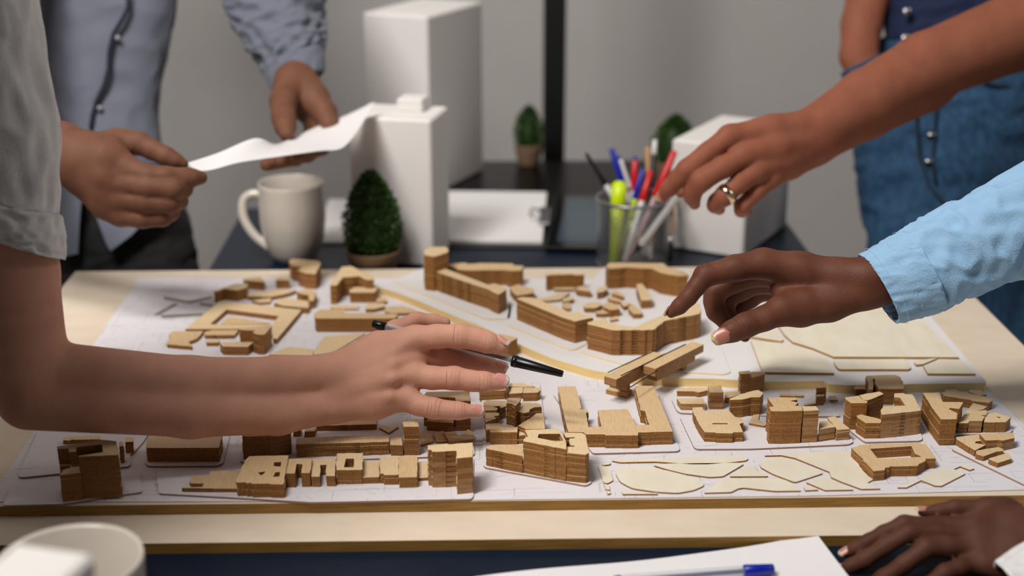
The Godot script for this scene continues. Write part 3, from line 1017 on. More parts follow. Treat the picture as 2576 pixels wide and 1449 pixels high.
	building(ZC, PLATE, 3, 3, 345, "gold", [424, 262, 446, 222, 562, 220, 556, 280, 416, 288], "left half of the split low house near the ring fingertip")
	building(ZC, PLATE, 3, 3, 368, "gold", [568, 222, 735, 228, 742, 255, 705, 277, 562, 282], "right half of the split low house with a clipped corner")
	building(ZC, PLATE, 2, 5, 250, "gold", [425, 180, 570, 175, 600, 195, 690, 205, 692, 218, 428, 216], "flat low roof behind the split low house")
	building(ZC, PLATE, 6, 2, 350, "gold", [108, 268, 288, 258, 372, 255, 372, 200, 120, 180], "brown block hidden behind the ring finger's nail")
	building(ZC, PLATE, 7, 2, 345, "gold", [380, 96, 410, 98, 412, 215, 380, 228], "thin brown pier beside the ring fingertip")
	building(ZC, PLATE, 4, 23, 860, "gold", [930, 212, 1110, 210, 1140, 300, 1172, 445, 1142, 450, 1240, 452, 1245, 480, 1222, 490, 1245, 635, 1382, 632, 1345, 460, 1655, 447, 1735, 615, 1880, 612, 1835, 470, 1788, 460, 1785, 428, 1730, 208, 1920, 205, 2020, 430, 2125, 682, 1985, 685, 1765, 692, 1763, 722, 1425, 722, 1415, 712, 1225, 712, 1195, 690, 1038, 688, 985, 485], "wide pale building with three wings open to the river", [], 0.0003)
	# ---- right middle blocks
	building(ZD, PLATE, 2, 5, 370, "gold", [90, 290, 384, 285, 384, 310, 300, 330, 255, 320, 90, 318], "low amber slab by the river, left of the square tower")
	building(ZD, PLATE, 2, 4, 502, "pale", [90, 390, 345, 385, 362, 445, 350, 442, 128, 440, 118, 428], "low pale slab in front of the amber slab")
	building(ZD, PLATE, 6, 4, 495, "pale", [388, 262, 515, 260, 522, 300, 540, 330, 405, 331, 394, 300], "square pale tower between low slabs and ribbed block")
	building(ZD, PLATE, 2, 4, 436, "gold", [545, 325, 690, 322, 690, 350, 600, 380, 548, 381], "low amber slab right of the square pale tower")
	building(ZD, PLATE, 9, 3, 345, "gold", [682, 128, 790, 122, 790, 152, 700, 154], "left half of the brown twin tower by the river")
	building(ZD, PLATE, 9, 4, 345, "gold", [765, 180, 796, 130, 928, 132, 930, 155, 820, 186], "right half of the brown twin tower with a slanted front")
	building(ZD, PLATE, 5, 7, 572, "gold", [592, 392, 700, 346, 868, 305, 918, 336, 886, 376, 800, 376, 765, 386, 720, 396, 602, 402], "ribbed block with a pointed brown roof in front of the twin tower", [], 0.0007)
	building(ZD, PLATE, 3, 9, 805, "gold", [240, 475, 330, 470, 350, 505, 590, 505, 650, 565, 700, 570, 726, 590, 728, 620, 690, 630, 725, 710, 630, 712, 625, 722, 465, 720, 460, 714, 355, 710, 300, 630, 240, 500], "low three-layer stepped building with a slit in its roof", [[430, 624, 575, 624, 575, 634, 430, 634]])
	building(ZD, PLATE, 1, 5, 668, "gold", [777, 625, 822, 546, 875, 538, 870, 590, 938, 640, 926, 652], "tiny L-shaped single-layer piece beside the eight-storey slab")
	building(ZD, PLATE, 8, 10, 825, "gold", [955, 380, 1225, 378, 1240, 400, 1170, 410, 1250, 430, 1215, 455, 1282, 465, 1290, 505, 1160, 510, 1110, 512, 985, 510, 967, 470, 1012, 466], "tall eight-storey slab with a jagged right roof edge")
	building(ZD, PLATE, 8, 3, 818, "pale", [1290, 462, 1420, 460, 1452, 500, 1303, 508], "narrow pale annex of the eight-storey slab")
	building(ZD, PLATE, 5, 3, 808, "pale", [1455, 608, 1538, 602, 1610, 662, 1455, 686], "lower pale block right of the narrow annex")
	building(ZD, PLATE, 5, 3, 795, "pale", [1532, 570, 1600, 560, 1745, 682, 1622, 692, 1572, 622, 1548, 602], "pale block with a hooked roof ending the slab's row")
	building(ZD, PLATE, 5, 3, 430, "gold", [1427, 262, 1522, 258, 1522, 284, 1427, 288], "brown chimney-like block standing in the open yard")
	building(ZD, PLATE, 3, 3, 460, "gold", [1422, 352, 1500, 346, 1500, 366, 1422, 371], "brown step in front of the chimney-like block")
	building(ZD, PLATE, 1, 3, 378, "gold", [1075, 345, 1100, 338, 1305, 352, 1300, 366, 1078, 362], "flat brown strip behind the eight-storey slab")
	building(ZD, PLATE, 1, 3, 415, "gold", [1545, 362, 1618, 362, 1632, 400, 1552, 402], "flat brown slab right of the chimney-like block")
	building(ZD, PLATE, 1, 2, 466, "gold", [1310, 442, 1412, 424, 1420, 438, 1320, 456], "thin stick-like piece behind the narrow annex")
	# ---- far right blocks
	building(ZE, PLATE, 9, 5, 360, "gold", [194, 226, 215, 198, 370, 200, 392, 250, 390, 300, 278, 300, 266, 286, 290, 242, 206, 242], "tall brown block with a hollow roof by the river")
	building(ZE, PLATE, 8, 5, 450, "gold", [376, 170, 655, 160, 706, 182, 742, 265, 738, 295, 500, 295, 462, 246, 462, 200, 444, 200, 444, 300, 402, 300, 400, 250], "broad brown tower with a slotted roof, highest of its block")
	building(ZE, PLATE, 7, 5, 690, "gold", [176, 376, 308, 360, 345, 402, 388, 412, 385, 431, 235, 433, 180, 396], "amber-fronted tall block at its plate's left corner")
	building(ZE, PLATE, 7, 2, 600, "gold", [316, 356, 510, 322, 550, 345, 400, 405, 352, 403], "brown slab with a slanting front behind the amber-fronted block")
	building(ZE, PLATE, 7, 6, 775, "pale", [650, 340, 740, 336, 750, 346, 825, 350, 908, 502, 880, 508, 530, 545, 518, 500, 550, 464, 755, 456, 705, 382, 648, 378], "large striped L-shaped building with pale layered walls")
	building(ZE, PLATE, 4, 4, 775, "gold", [286, 552, 330, 543, 520, 590, 518, 625, 375, 626, 291, 572], "low rounded corner building left of the striped L")
	building(ZE, PLATE, 5, 12, 755, "gold", [922, 338, 1075, 332, 1090, 370, 1110, 422, 1310, 426, 1270, 490, 1180, 480, 1172, 492, 1250, 530, 1246, 588, 1100, 590, 1095, 590, 1040, 520], "long brown building with a slot, at its plate's left edge")
	building(ZE, PLATE, 4, 4, 512, "gold", [1100, 328, 1250, 316, 1590, 386, 1590, 406, 1550, 430, 1390, 412, 1380, 402, 1120, 362], "brown bar across the back of the fan")
	building(ZE, PLATE, 4, 5, 722, "gold", [1266, 602, 1400, 432, 1536, 465, 1500, 490, 1398, 512, 1353, 624, 1262, 625], "slanting middle house of the fan with a long roof")
	building(ZE, PLATE, 4, 5, 722, "pale", [1402, 510, 1530, 500, 1530, 548, 1470, 550, 1512, 562, 1488, 606, 1362, 606], "slanting house of the fan with a notch in its right side")
	building(ZE, PLATE, 4, 3, 716, "gold", [1546, 537, 1615, 522, 1765, 570, 1715, 616, 1506, 616, 1522, 562], "six-sided end house of the fan with gridded walls", [[1625, 560, 1670, 568, 1650, 578]])
	building(ZE, PLATE, 3, 3, 350, "gold", [1130, 306, 1245, 300, 1248, 316, 1132, 326], "small brown block at the back of the fan's plate, left")
	building(ZE, PLATE, 3, 3, 395, "gold", [1362, 306, 1480, 306, 1532, 352, 1470, 362, 1368, 330], "small brown notched block behind the fan's bar")
	building(ZE, PLATE, 2, 6, 948, "gold", [1240, 757, 1456, 732, 1512, 790, 1425, 800, 1420, 815, 1526, 832, 1420, 886, 1242, 778], "two-layer house with an angled notch, first of the stepped group")
	building(ZE, PLATE, 3, 2, 870, "pale", [1464, 729, 1790, 716, 1800, 766, 1688, 792, 1640, 786, 1560, 790, 1520, 790], "long flat-roofed house at the back of the stepped group")
	building(ZE, PLATE, 2, 5, 992, "gold", [1424, 888, 1640, 852, 1690, 872, 1690, 890, 1625, 897, 1502, 942, 1432, 922], "low house stepping down in front of the notched one")
	building(ZE, PLATE, 2, 4, 1055, "gold", [1552, 962, 1735, 912, 1770, 950, 1765, 966, 1640, 1006, 1558, 974], "smallest house at the tip of the stepped group")
	building(ZE, GROUND, 3, 14, 1175, "gold", [237, 862, 290, 850, 312, 836, 902, 814, 905, 826, 950, 826, 1045, 965, 945, 966, 950, 986, 880, 1020, 870, 1036, 605, 1040, 598, 1050, 560, 1052, 555, 1076, 450, 1086, 380, 1010, 346, 985, 350, 970, 260, 890], "square courtyard building of three layers standing alone by the park", [[415, 872, 812, 846, 845, 920, 912, 948, 600, 965, 490, 966]], 0.0003)
	# ---- left back blocks
	building(ZW, GROUND, 2, 2, 1160, "gold", [890, 598, 1945, 715, 1630, 1092, 1580, 1085, 1556, 925, 1120, 962, 440, 965], "broad flat building around a large four-sided courtyard", [[975, 710, 1655, 797, 1560, 905, 1290, 905, 760, 902]], 0.0003)
	building(ZW, GROUND, 1, 1, 905, "gold", [1010, 800, 1520, 880, 1545, 895, 1300, 900, 900, 898], "pale floor slab inside the large four-sided courtyard")
	building(ZW, GROUND, 3, 4, 1095, "gold", [692, 1005, 830, 968, 1118, 960, 1130, 985, 1080, 1042, 695, 1042], "low rounded row in front of the courtyard building")
	building(ZW, GROUND, 5, 3, 1300, "gold", [1140, 950, 1345, 945, 1555, 930, 1460, 1037, 1385, 1036, 1310, 1010, 1345, 985, 1142, 975], "tall block at the courtyard building's front corner")
	building(ZW, GROUND, 2, 5, 1242, "gold", [232, 1027, 290, 992, 680, 990, 600, 1085, 485, 1130, 540, 1190, 205, 1160, 252, 1075], "pale flat piece with a hooked side above the bare forearm")
	building(ZW, GROUND, 2, 2, 1190, "gold", [712, 1108, 890, 1100, 880, 1140, 720, 1142], "tiny bar between the rounded row and the forearm")
	building(ZW, GROUND, 3, 3, 1310, "gold", [892, 1150, 950, 1132, 1330, 1132, 1250, 1196, 932, 1190], "flat-fronted block just above the bare forearm")
	building(ZW, GROUND, 3, 5, 605, "gold", [812, 472, 1080, 382, 1255, 372, 1240, 430, 1105, 466, 1100, 462, 950, 442, 852, 482], "brown U-shaped block at the back left cluster's corner")
	building(ZW, GROUND, 4, 3, 452, "gold", [1196, 330, 1230, 305, 1410, 285, 1475, 338, 1460, 356], "brown wedge block behind the U-shaped one")
	building(ZW, GROUND, 4, 4, 445, "gold", [1612, 312, 1680, 290, 1790, 310, 1790, 331, 1616, 332], "brown cube left of the curved-notch tower")
	building(ZW, GROUND, 9, 5, 455, "gold", [1790, 82, 1830, 56, 2170, 80, 2200, 110, 2190, 135, 2130, 252, 2000, 242, 1900, 202, 1960, 162, 1822, 142], "tower with a curved notch in its roof, in front of the mug", [], 0.0006)
	building(ZW, GROUND, 2, 5, 600, "gold", [1245, 500, 1560, 472, 1592, 452, 1880, 462, 1770, 502, 1552, 546, 1245, 540], "low brown bar in the middle of the back left cluster")
	building(ZW, GROUND, 4, 3, 705, "gold", [1885, 482, 2030, 437, 2138, 482, 2108, 592, 2052, 602, 2040, 522, 1950, 512], "brown hook-shaped block below the curved-notch tower")
	building(ZW, GROUND, 3, 3, 772, "gold", [1592, 622, 1722, 562, 2040, 604, 2036, 692, 1702, 662], "brown flat house at the front of the back left cluster")
	building(ZW, GROUND, 2, 2, 650, "gold", [1305, 592, 1558, 562, 1548, 612, 1402, 622], "low brown house left of the cluster's flat house")
	building(ZW, GROUND, 1, 3, 1325, "gold", [1525, 1300, 1790, 1192, 2105, 1226, 2095, 1312], "flat tan slab touching the forearm's upper edge")
	# ---- centre back blocks
	building(ZM, GROUND, 7, 9, 670, "gold", [228, 426, 365, 235, 470, 225, 735, 356, 725, 386, 645, 386, 565, 342, 375, 356, 300, 450, 234, 450], "tall C-shaped brown building in front of the near potted shrub")
	building(ZM, GROUND, 4, 4, 652, "gold", [456, 502, 520, 467, 790, 467, 745, 530, 466, 531], "brown box inside the tall C-shaped building")
	building(ZM, GROUND, 2, 3, 680, "gold", [762, 602, 880, 582, 895, 630, 782, 642], "tiny cube right of the brown box")
	building(ZM, GROUND, 3, 5, 768, "gold", [640, 682, 700, 652, 860, 652, 866, 692, 742, 720, 644, 722], "knobbly low house between brown box and thumb")
	building(ZM, GROUND, 3, 5, 808, "gold", [862, 722, 930, 692, 1090, 692, 1230, 732, 1230, 762, 952, 772, 872, 752], "scalloped low row above the thumb")
	building(ZM, GROUND, 1, 2, 740, "gold", [235, 682, 570, 682, 560, 720, 424, 724, 238, 716], "flat brown strip in front of the tall C-shaped building")
	building(ZM, GROUND, 4, 5, 992, "gold", [50, 772, 120, 727, 400, 730, 410, 767, 1020, 780, 985, 832, 72, 832, 52, 800], "long four-layer slab with striped walls behind the thumb", [], 0.0)
	building(ZM, GROUND, 1, 3, 1275, "gold", [165, 1040, 640, 1002, 262, 1228, 34, 1256, 62, 1188], "flat tan piece between striped slab and wrist")
	building(ZM, GROUND, 6, 2, 1252, "gold", [2150, 1062, 2205, 1005, 2398, 1056, 2292, 1116, 2232, 1102], "ribbed block by the index fingertip at the river", [], 0.0007)
	# ---- north bank
	building(ZM, NORTH, 9, 5, 520, "gold", [1312, 46, 1390, 6, 1560, 1, 1600, 30, 1590, 66, 1432, 116, 1322, 100], "square corner tower, tallest on the river bank")
	building(ZM, NORTH, 7, 6, 786, "gold", [1447, 262, 1560, 256, 2060, 442, 2140, 427, 2275, 482, 2270, 502, 2180, 556, 2120, 531, 2060, 496, 1950, 461, 1457, 292], "long narrow slab running from the corner tower towards the river")
	building(ZM, NORTH, 6, 9, 455, "gold", [1592, 206, 1790, 186, 1830, 200, 1920, 196, 1960, 190, 2350, 196, 2350, 216, 2470, 221, 2440, 276, 2440, 277, 2330, 281, 2240, 271, 2020, 271, 1830, 276, 1720, 266], "crescent row of houses behind the long narrow slab")
	building(ZN, NORTH, 3, 5, 492, "gold", [92, 326, 180, 302, 340, 350, 340, 385, 262, 400, 162, 416, 122, 382], "small angular house between two long slabs")
	building(ZN, NORTH, 8, 10, 900, "gold", [162, 446, 215, 431, 330, 436, 620, 546, 700, 591, 810, 581, 835, 606, 935, 616, 935, 640, 870, 650, 755, 676, 690, 656, 640, 641], "long tapering slab with a hooked right end, facing the river", [], 0.0002)
	building(ZN, NORTH, 2, 6, 492, "gold", [352, 441, 480, 426, 640, 386, 700, 386, 640, 430, 600, 455, 480, 466, 392, 466], "thin curved row behind the long tapering slab")
	building(ZN, NORTH, 3, 3, 575, "gold", [640, 491, 700, 486, 708, 552, 652, 546, 622, 512], "small block behind the tapering slab's middle")
	building(ZN, NORTH, 2, 3, 492, "gold", [622, 458, 650, 436, 735, 426, 742, 452, 645, 478], "little bent house beside the thin curved row")
	building(ZN, NORTH, 9, 15, 1020, "gold", [880, 688, 960, 662, 1075, 642, 1090, 691, 1280, 726, 1372, 731, 1470, 691, 1650, 612, 1850, 582, 1880, 472, 1985, 466, 2025, 576, 2012, 600, 1660, 672, 1540, 764, 1122, 766, 1010, 736, 880, 706], "bent ribbed block under the brown index finger", [], 0.0009)
	building(ZN, NORTH, 7, 11, 352, "gold", [1062, 112, 1100, 82, 1560, 86, 1640, 86, 1680, 120, 1880, 186, 1900, 210, 1800, 216, 1620, 186, 1530, 142, 1270, 128, 1090, 141], "wavy back row of houses in front of the pen holder", [], 0.0008)
	building(ZN, NORTH, 5, 7, 362, "gold", [457, 192, 480, 181, 845, 186, 840, 206, 745, 210, 735, 200, 522, 206, 462, 216], "bracket-shaped row standing alone at the board's back")
	building(ZN, NORTH, 1, 2, 362, "gold", [530, 336, 745, 332, 760, 352, 540, 354], "flat tan strip in front of the bracket-shaped row")
	building(ZN, NORTH, 3, 4, 422, "gold", [757, 332, 830, 316, 910, 350, 905, 376, 782, 358], "boat-shaped house right of the bracket-shaped row")
	building(ZN, NORTH, 4, 4, 455, "gold", [972, 342, 1075, 316, 1080, 350, 1040, 376, 976, 386], "pale upright block left of the wavy back row")
	building(ZN, NORTH, 2, 3, 470, "gold", [1122, 372, 1170, 361, 1240, 402, 1238, 430, 1126, 396], "upper of two overlapping huts in the bent block's yard")
	building(ZN, NORTH, 2, 3, 515, "gold", [1077, 436, 1115, 418, 1212, 456, 1210, 482, 1092, 456], "lower of two overlapping huts in the bent block's yard")
	building(ZN, NORTH, 3, 5, 592, "gold", [837, 511, 900, 481, 1022, 481, 1030, 508, 960, 540, 852, 541], "left oval hut of the yard's middle group")
	building(ZN, NORTH, 3, 4, 640, "gold", [1040, 500, 1100, 477, 1205, 526, 1205, 550, 1112, 561, 1042, 531], "right oval hut of the yard's middle group")
	building(ZN, NORTH, 2, 4, 642, "gold", [962, 574, 1050, 562, 1100, 578, 1098, 592, 1040, 600, 966, 596], "low hut in front of the two oval huts")
	building(ZN, NORTH, 2, 3, 692, "gold", [1102, 642, 1180, 622, 1193, 652, 1112, 666], "tiny hut touching the bent block's inner wall")
	building(ZN, NORTH, 2, 3, 572, "gold", [1214, 492, 1300, 476, 1322, 496, 1252, 528], "small pointed hut of the diagonal pair")
	building(ZN, NORTH, 3, 4, 652, "gold", [1290, 522, 1345, 506, 1430, 580, 1420, 600, 1340, 602, 1288, 540], "longer hut of the diagonal pair")
	building(ZN, NORTH, 5, 4, 552, "gold", [1372, 302, 1430, 292, 1530, 432, 1530, 460, 1422, 466, 1400, 402, 1376, 322], "upright slanting slab alone in the bent block's yard")
	building(ZN, NORTH, 4, 3, 352, "gold", [1802, 268, 1880, 252, 1900, 282, 1812, 302], "small block behind the brown index finger")

func bridge() -> void:      # two slats over the river, with dark wires
	var o := thing("model_bridge", "footbridge of two pale wooden slats with thin dark wires over the river", "model bridge", on(1600, 960, 0.0))
	var org := o.position
	var mk := func(called: String, a: Array, b: Array, w: float, top: float, thick: float, m) -> void:
		var p: Vector3 = on(ZN[0] + a[0] / ZN[2], ZN[1] + a[1] / ZN[2], top) - org
		var q: Vector3 = on(ZN[0] + b[0] / ZN[2], ZN[1] + b[1] / ZN[2], top) - org
		var d := (q - p).normalized()
		var s := Vector3(-d.z, 0, d.x) * w * 0.5
		var poly := fix_order(PackedVector2Array([Vector2(p.x - s.x, p.z - s.z), Vector2(q.x - s.x, q.z - s.z), Vector2(q.x + s.x, q.z + s.z), Vector2(p.x + s.x, p.z + s.z)]))
		obj(called, prism(poly, [], p.y - thick, p.y), m, o)
	var wd := [M.cut_pale, M.top_tan]
	mk.call("deck_slat", [1108, 1250], [1580, 994], 0.0145, 0.0520, 0.0085, wd)
	mk.call("deck_slat", [1505, 1143], [1995, 896], 0.0145, 0.0540, 0.0085, wd)
	mk.call("under_slat", [1150, 1300], [1700, 1010], 0.012, 0.0432, 0.006, wd)
	mk.call("under_slat", [1530, 1200], [1920, 990], 0.012, 0.0452, 0.008, wd)
	mk.call("pier", [1800, 1120], [1835, 1104], 0.012, 0.0370, 0.0056, wd)
	mk.call("pier", [1225, 1300], [1262, 1282], 0.012, 0.0370, 0.0165, wd)
	mk.call("foot_block", [1095, 1345], [1300, 1390], 0.014, 0.0275, 0.0068, wd)
	for w in [[1085, 1195, 1740, 885, 0.0525], [1215, 1228, 1868, 910, 0.0545], [1310, 1345, 1968, 936, 0.0510]]:
		var p: Vector3 = on(ZN[0] + w[0] / ZN[2], ZN[1] + w[1] / ZN[2], w[4]) - org
		var q: Vector3 = on(ZN[0] + w[2] / ZN[2], ZN[1] + w[3] / ZN[2], w[4]) - org
		obj("rail_wire", tube([p, q], [0.0006], 6), M.wire_green, o)
# ---------------------------------------------------------------- room and furniture
func room() -> void:
	struct("floor", rbox(Vector3(6.4, 0.1, 6.4), 0.0, Vector3(0, -0.05, -0.4)), M.floor_carpet)
	struct("ceiling", rbox(Vector3(6.4, 0.1, 6.4), 0.0, Vector3(0, 3.35, -0.4)), M.wall_paint)
	struct("wall_back", rbox(Vector3(6.4, 3.3, 0.1), 0.0, Vector3(0, 1.65, -3.25)), M.wall_paint)
	struct("wall_front", rbox(Vector3(6.4, 3.3, 0.1), 0.0, Vector3(0, 1.65, 2.55)), M.wall_paint)
	struct("wall_left", rbox(Vector3(0.1, 3.3, 5.7), 0.0, Vector3(-3.05, 1.65, -0.35)), M.wall_paint)
	struct("wall_right", rbox(Vector3(0.1, 3.3, 5.7), 0.0, Vector3(3.05, 1.65, -0.35)), M.wall_paint)
	var post := struct("trim_1", rbox(Vector3(0.039, 3.3, 0.04), 0.002, Vector3(0, 1.65, 0)), M.metal_black)
	var pp := at(1393, 300, 2.60)
	post.position = Vector3(pp.x, 0, pp.z)

func tables() -> void:
	var d := thing("desk", "dark blue desk under the boards and the white foam towers", "desk", Vector3(0.048, 0, -1.355))
	obj("tabletop", rbox(Vector3(0.836, 0.028, 1.61), 0.002, Vector3(0, DESK - 0.014, 0)), M.desk_blue, d)
	for sx: float in [-1.0, 1.0]:
		for sz: float in [-1.0, 1.0]:
			obj("leg", rbox(Vector3(0.05, DESK - 0.028, 0.05), 0.002, Vector3(sx * 0.37, (DESK - 0.028) / 2, sz * 0.74)), M.metal_black, d)
	var t := thing("side_table", "glossy black side table behind the blue desk", "table", Vector3(0.14, 0, -2.318))
	obj("tabletop", rbox(Vector3(0.60, 0.026, 0.29), 0.002, Vector3(0, DESK - 0.013, 0)), M.table_black, t)
	for sx: float in [-1.0, 1.0]:
		for sz: float in [-1.0, 1.0]:
			obj("leg", rbox(Vector3(0.04, DESK - 0.026, 0.04), 0.002, Vector3(sx * 0.27, (DESK - 0.026) / 2, sz * 0.12)), M.metal_black, t)

func height_over(base: Vector3, x: float, y: float) -> float:      # height above base of the pixel, straight over it
	var r := ray(x, y)
	return EYE.y + r.y * ((base.z - EYE.z) / r.z) - base.y

func foam_box(called: String, label: String, c0: Vector3, c1: Vector3, wide: float, h: float, knob := false) -> Node3D:
	# c0 -> c1: one edge of the foot; the box goes back (left of the edge) by wide
	var e := c1 - c0
	e.y = 0
	var s := Vector3(e.z, 0, -e.x).normalized()
	var mid := (c0 + c1) * 0.5 + s * wide * 0.5
	var o := thing(called, label, "foam model", Vector3(mid.x, c0.y, mid.z))
	o.rotation.y = atan2(-e.z, e.x)
	obj("block", rbox(Vector3(e.length(), h, wide), 0.003, Vector3(0, h / 2, 0)), M.foam_white, o)
	if knob:
		obj("roof_block", rbox(Vector3(0.036, 0.018, 0.036), 0.002, Vector3(0.016, h + 0.009, -0.016)), M.foam_white, o)
	return o

func shrub(label: String, base: Vector3, pot_r: float, pot_h: float, w: float, h: float, n: int, sd: int, leafy := 0.006) -> void:
	var o := thing("potted_shrub", label, "plant", base, "small potted topiary shrubs")
	obj("pot", lathe([[0.0, 0.0], [pot_r * 0.68, 0.0], [pot_r * 0.74, 0.003], [pot_r * 0.97, pot_h * 0.93], [pot_r, pot_h], [pot_r * 0.9, pot_h], [pot_r * 0.86, pot_h - 0.006]], 32), M.pot_clay, o)
	obj("soil", lathe([[pot_r * 0.87, pot_h - 0.006], [0.0, pot_h - 0.003]], 24), M.soil, o)
	var r := RandomNumberGenerator.new()
	r.seed = sd
	var g := Geo.new()
	var rad := func(t: float) -> float: return w * 0.5 * pow(sin(PI * clampf(0.16 + 0.84 * t, 0.0, 1.0)), 0.62) * (1.0 - 0.30 * t)
	for j in 14:      # the dense inside of the crown
		for i in 20:
			var cc := []
			for e in [[i, j], [i + 1, j], [i + 1, j + 1], [i, j + 1]]:
				var tt: float = e[1] / 14.0
				var ra: float = rad.call(tt) * 0.74
				cc.append(Vector3(cos(TAU * e[0] / 20.0) * ra, pot_h - 0.006 + tt * h * 0.96, sin(TAU * e[0] / 20.0) * ra))
			var b0 := g.v.size()
			g.quad(cc[0], cc[1], cc[2], cc[3], Vector3(cc[0].x + cc[2].x, 0, cc[0].z + cc[2].z))
			for q in g.v.size() - b0:
				g.col.append(Color(0.16, 0.27, 0.085).srgb_to_linear())
	for k in n:
		var t := r.randf()
		var a := r.randf() * TAU
		var rr: float = rad.call(t) * r.randf_range(0.62, 1.05)
		var p := Vector3(cos(a) * rr, pot_h - 0.004 + t * h, sin(a) * rr)
		var out := (Vector3(cos(a), 0.25 + 1.2 * (t - 0.4), sin(a)) + Vector3(r.randf() - 0.5, r.randf() - 0.3, r.randf() - 0.5) * 1.5).normalized()
		var s := out.cross(Vector3(r.randf() - 0.5, r.randf() - 0.5, r.randf() - 0.5)).normalized()
		var l := leafy * r.randf_range(0.7, 1.3)
		var c := Color(0.10, 0.21, 0.06).lerp(Color(0.34, 0.48, 0.16), r.randf() * r.randf() + 0.1).srgb_to_linear()
		var before := g.v.size()
		var up := out.cross(s)
		g.quad(p, p + out * l * 0.5 + s * l * 0.28, p + out * l + up * l * 0.1, p + out * l * 0.5 - s * l * 0.28, up)
		for q in g.v.size() - before:
			g.col.append(c)
	var f := obj("foliage", g.mesh(), M.leaf, o)
	f.set_meta("kind", "stuff")
	obj("stem", tube([Vector3(0, pot_h - 0.006, 0), Vector3(0, pot_h + h * 0.8, 0)], [0.003, 0.001], 8), M.soil, o)

func pen(called: String, label: String, tip: Vector3, tail: Vector3, r: float, parts: Array, group := "") -> Node3D:
	# parts: [name, from, to, r0, r1, material], from and to along tip -> tail
	var o := thing(called, label, {"paintbrush": "brush", "wooden_stick": "stick", "highlighter": "highlighter", "marker": "marker"}.get(called, "pen"), tip, group)
	var d := tail - tip
	for p in parts:
		var a: Vector3 = d * p[1]
		var b: Vector3 = d * p[2]
		var l := (b - a)
		var path := [a, a + l * 0.03, a + l * 0.5, a + l * 0.97, b]
		var rm: float = (p[3] + p[4]) * 0.5
		obj(p[0], tube(path, [p[3] * r * 0.85, p[3] * r, rm * r, p[4] * r, p[4] * r * 0.85], 14), p[5], o)
	return o

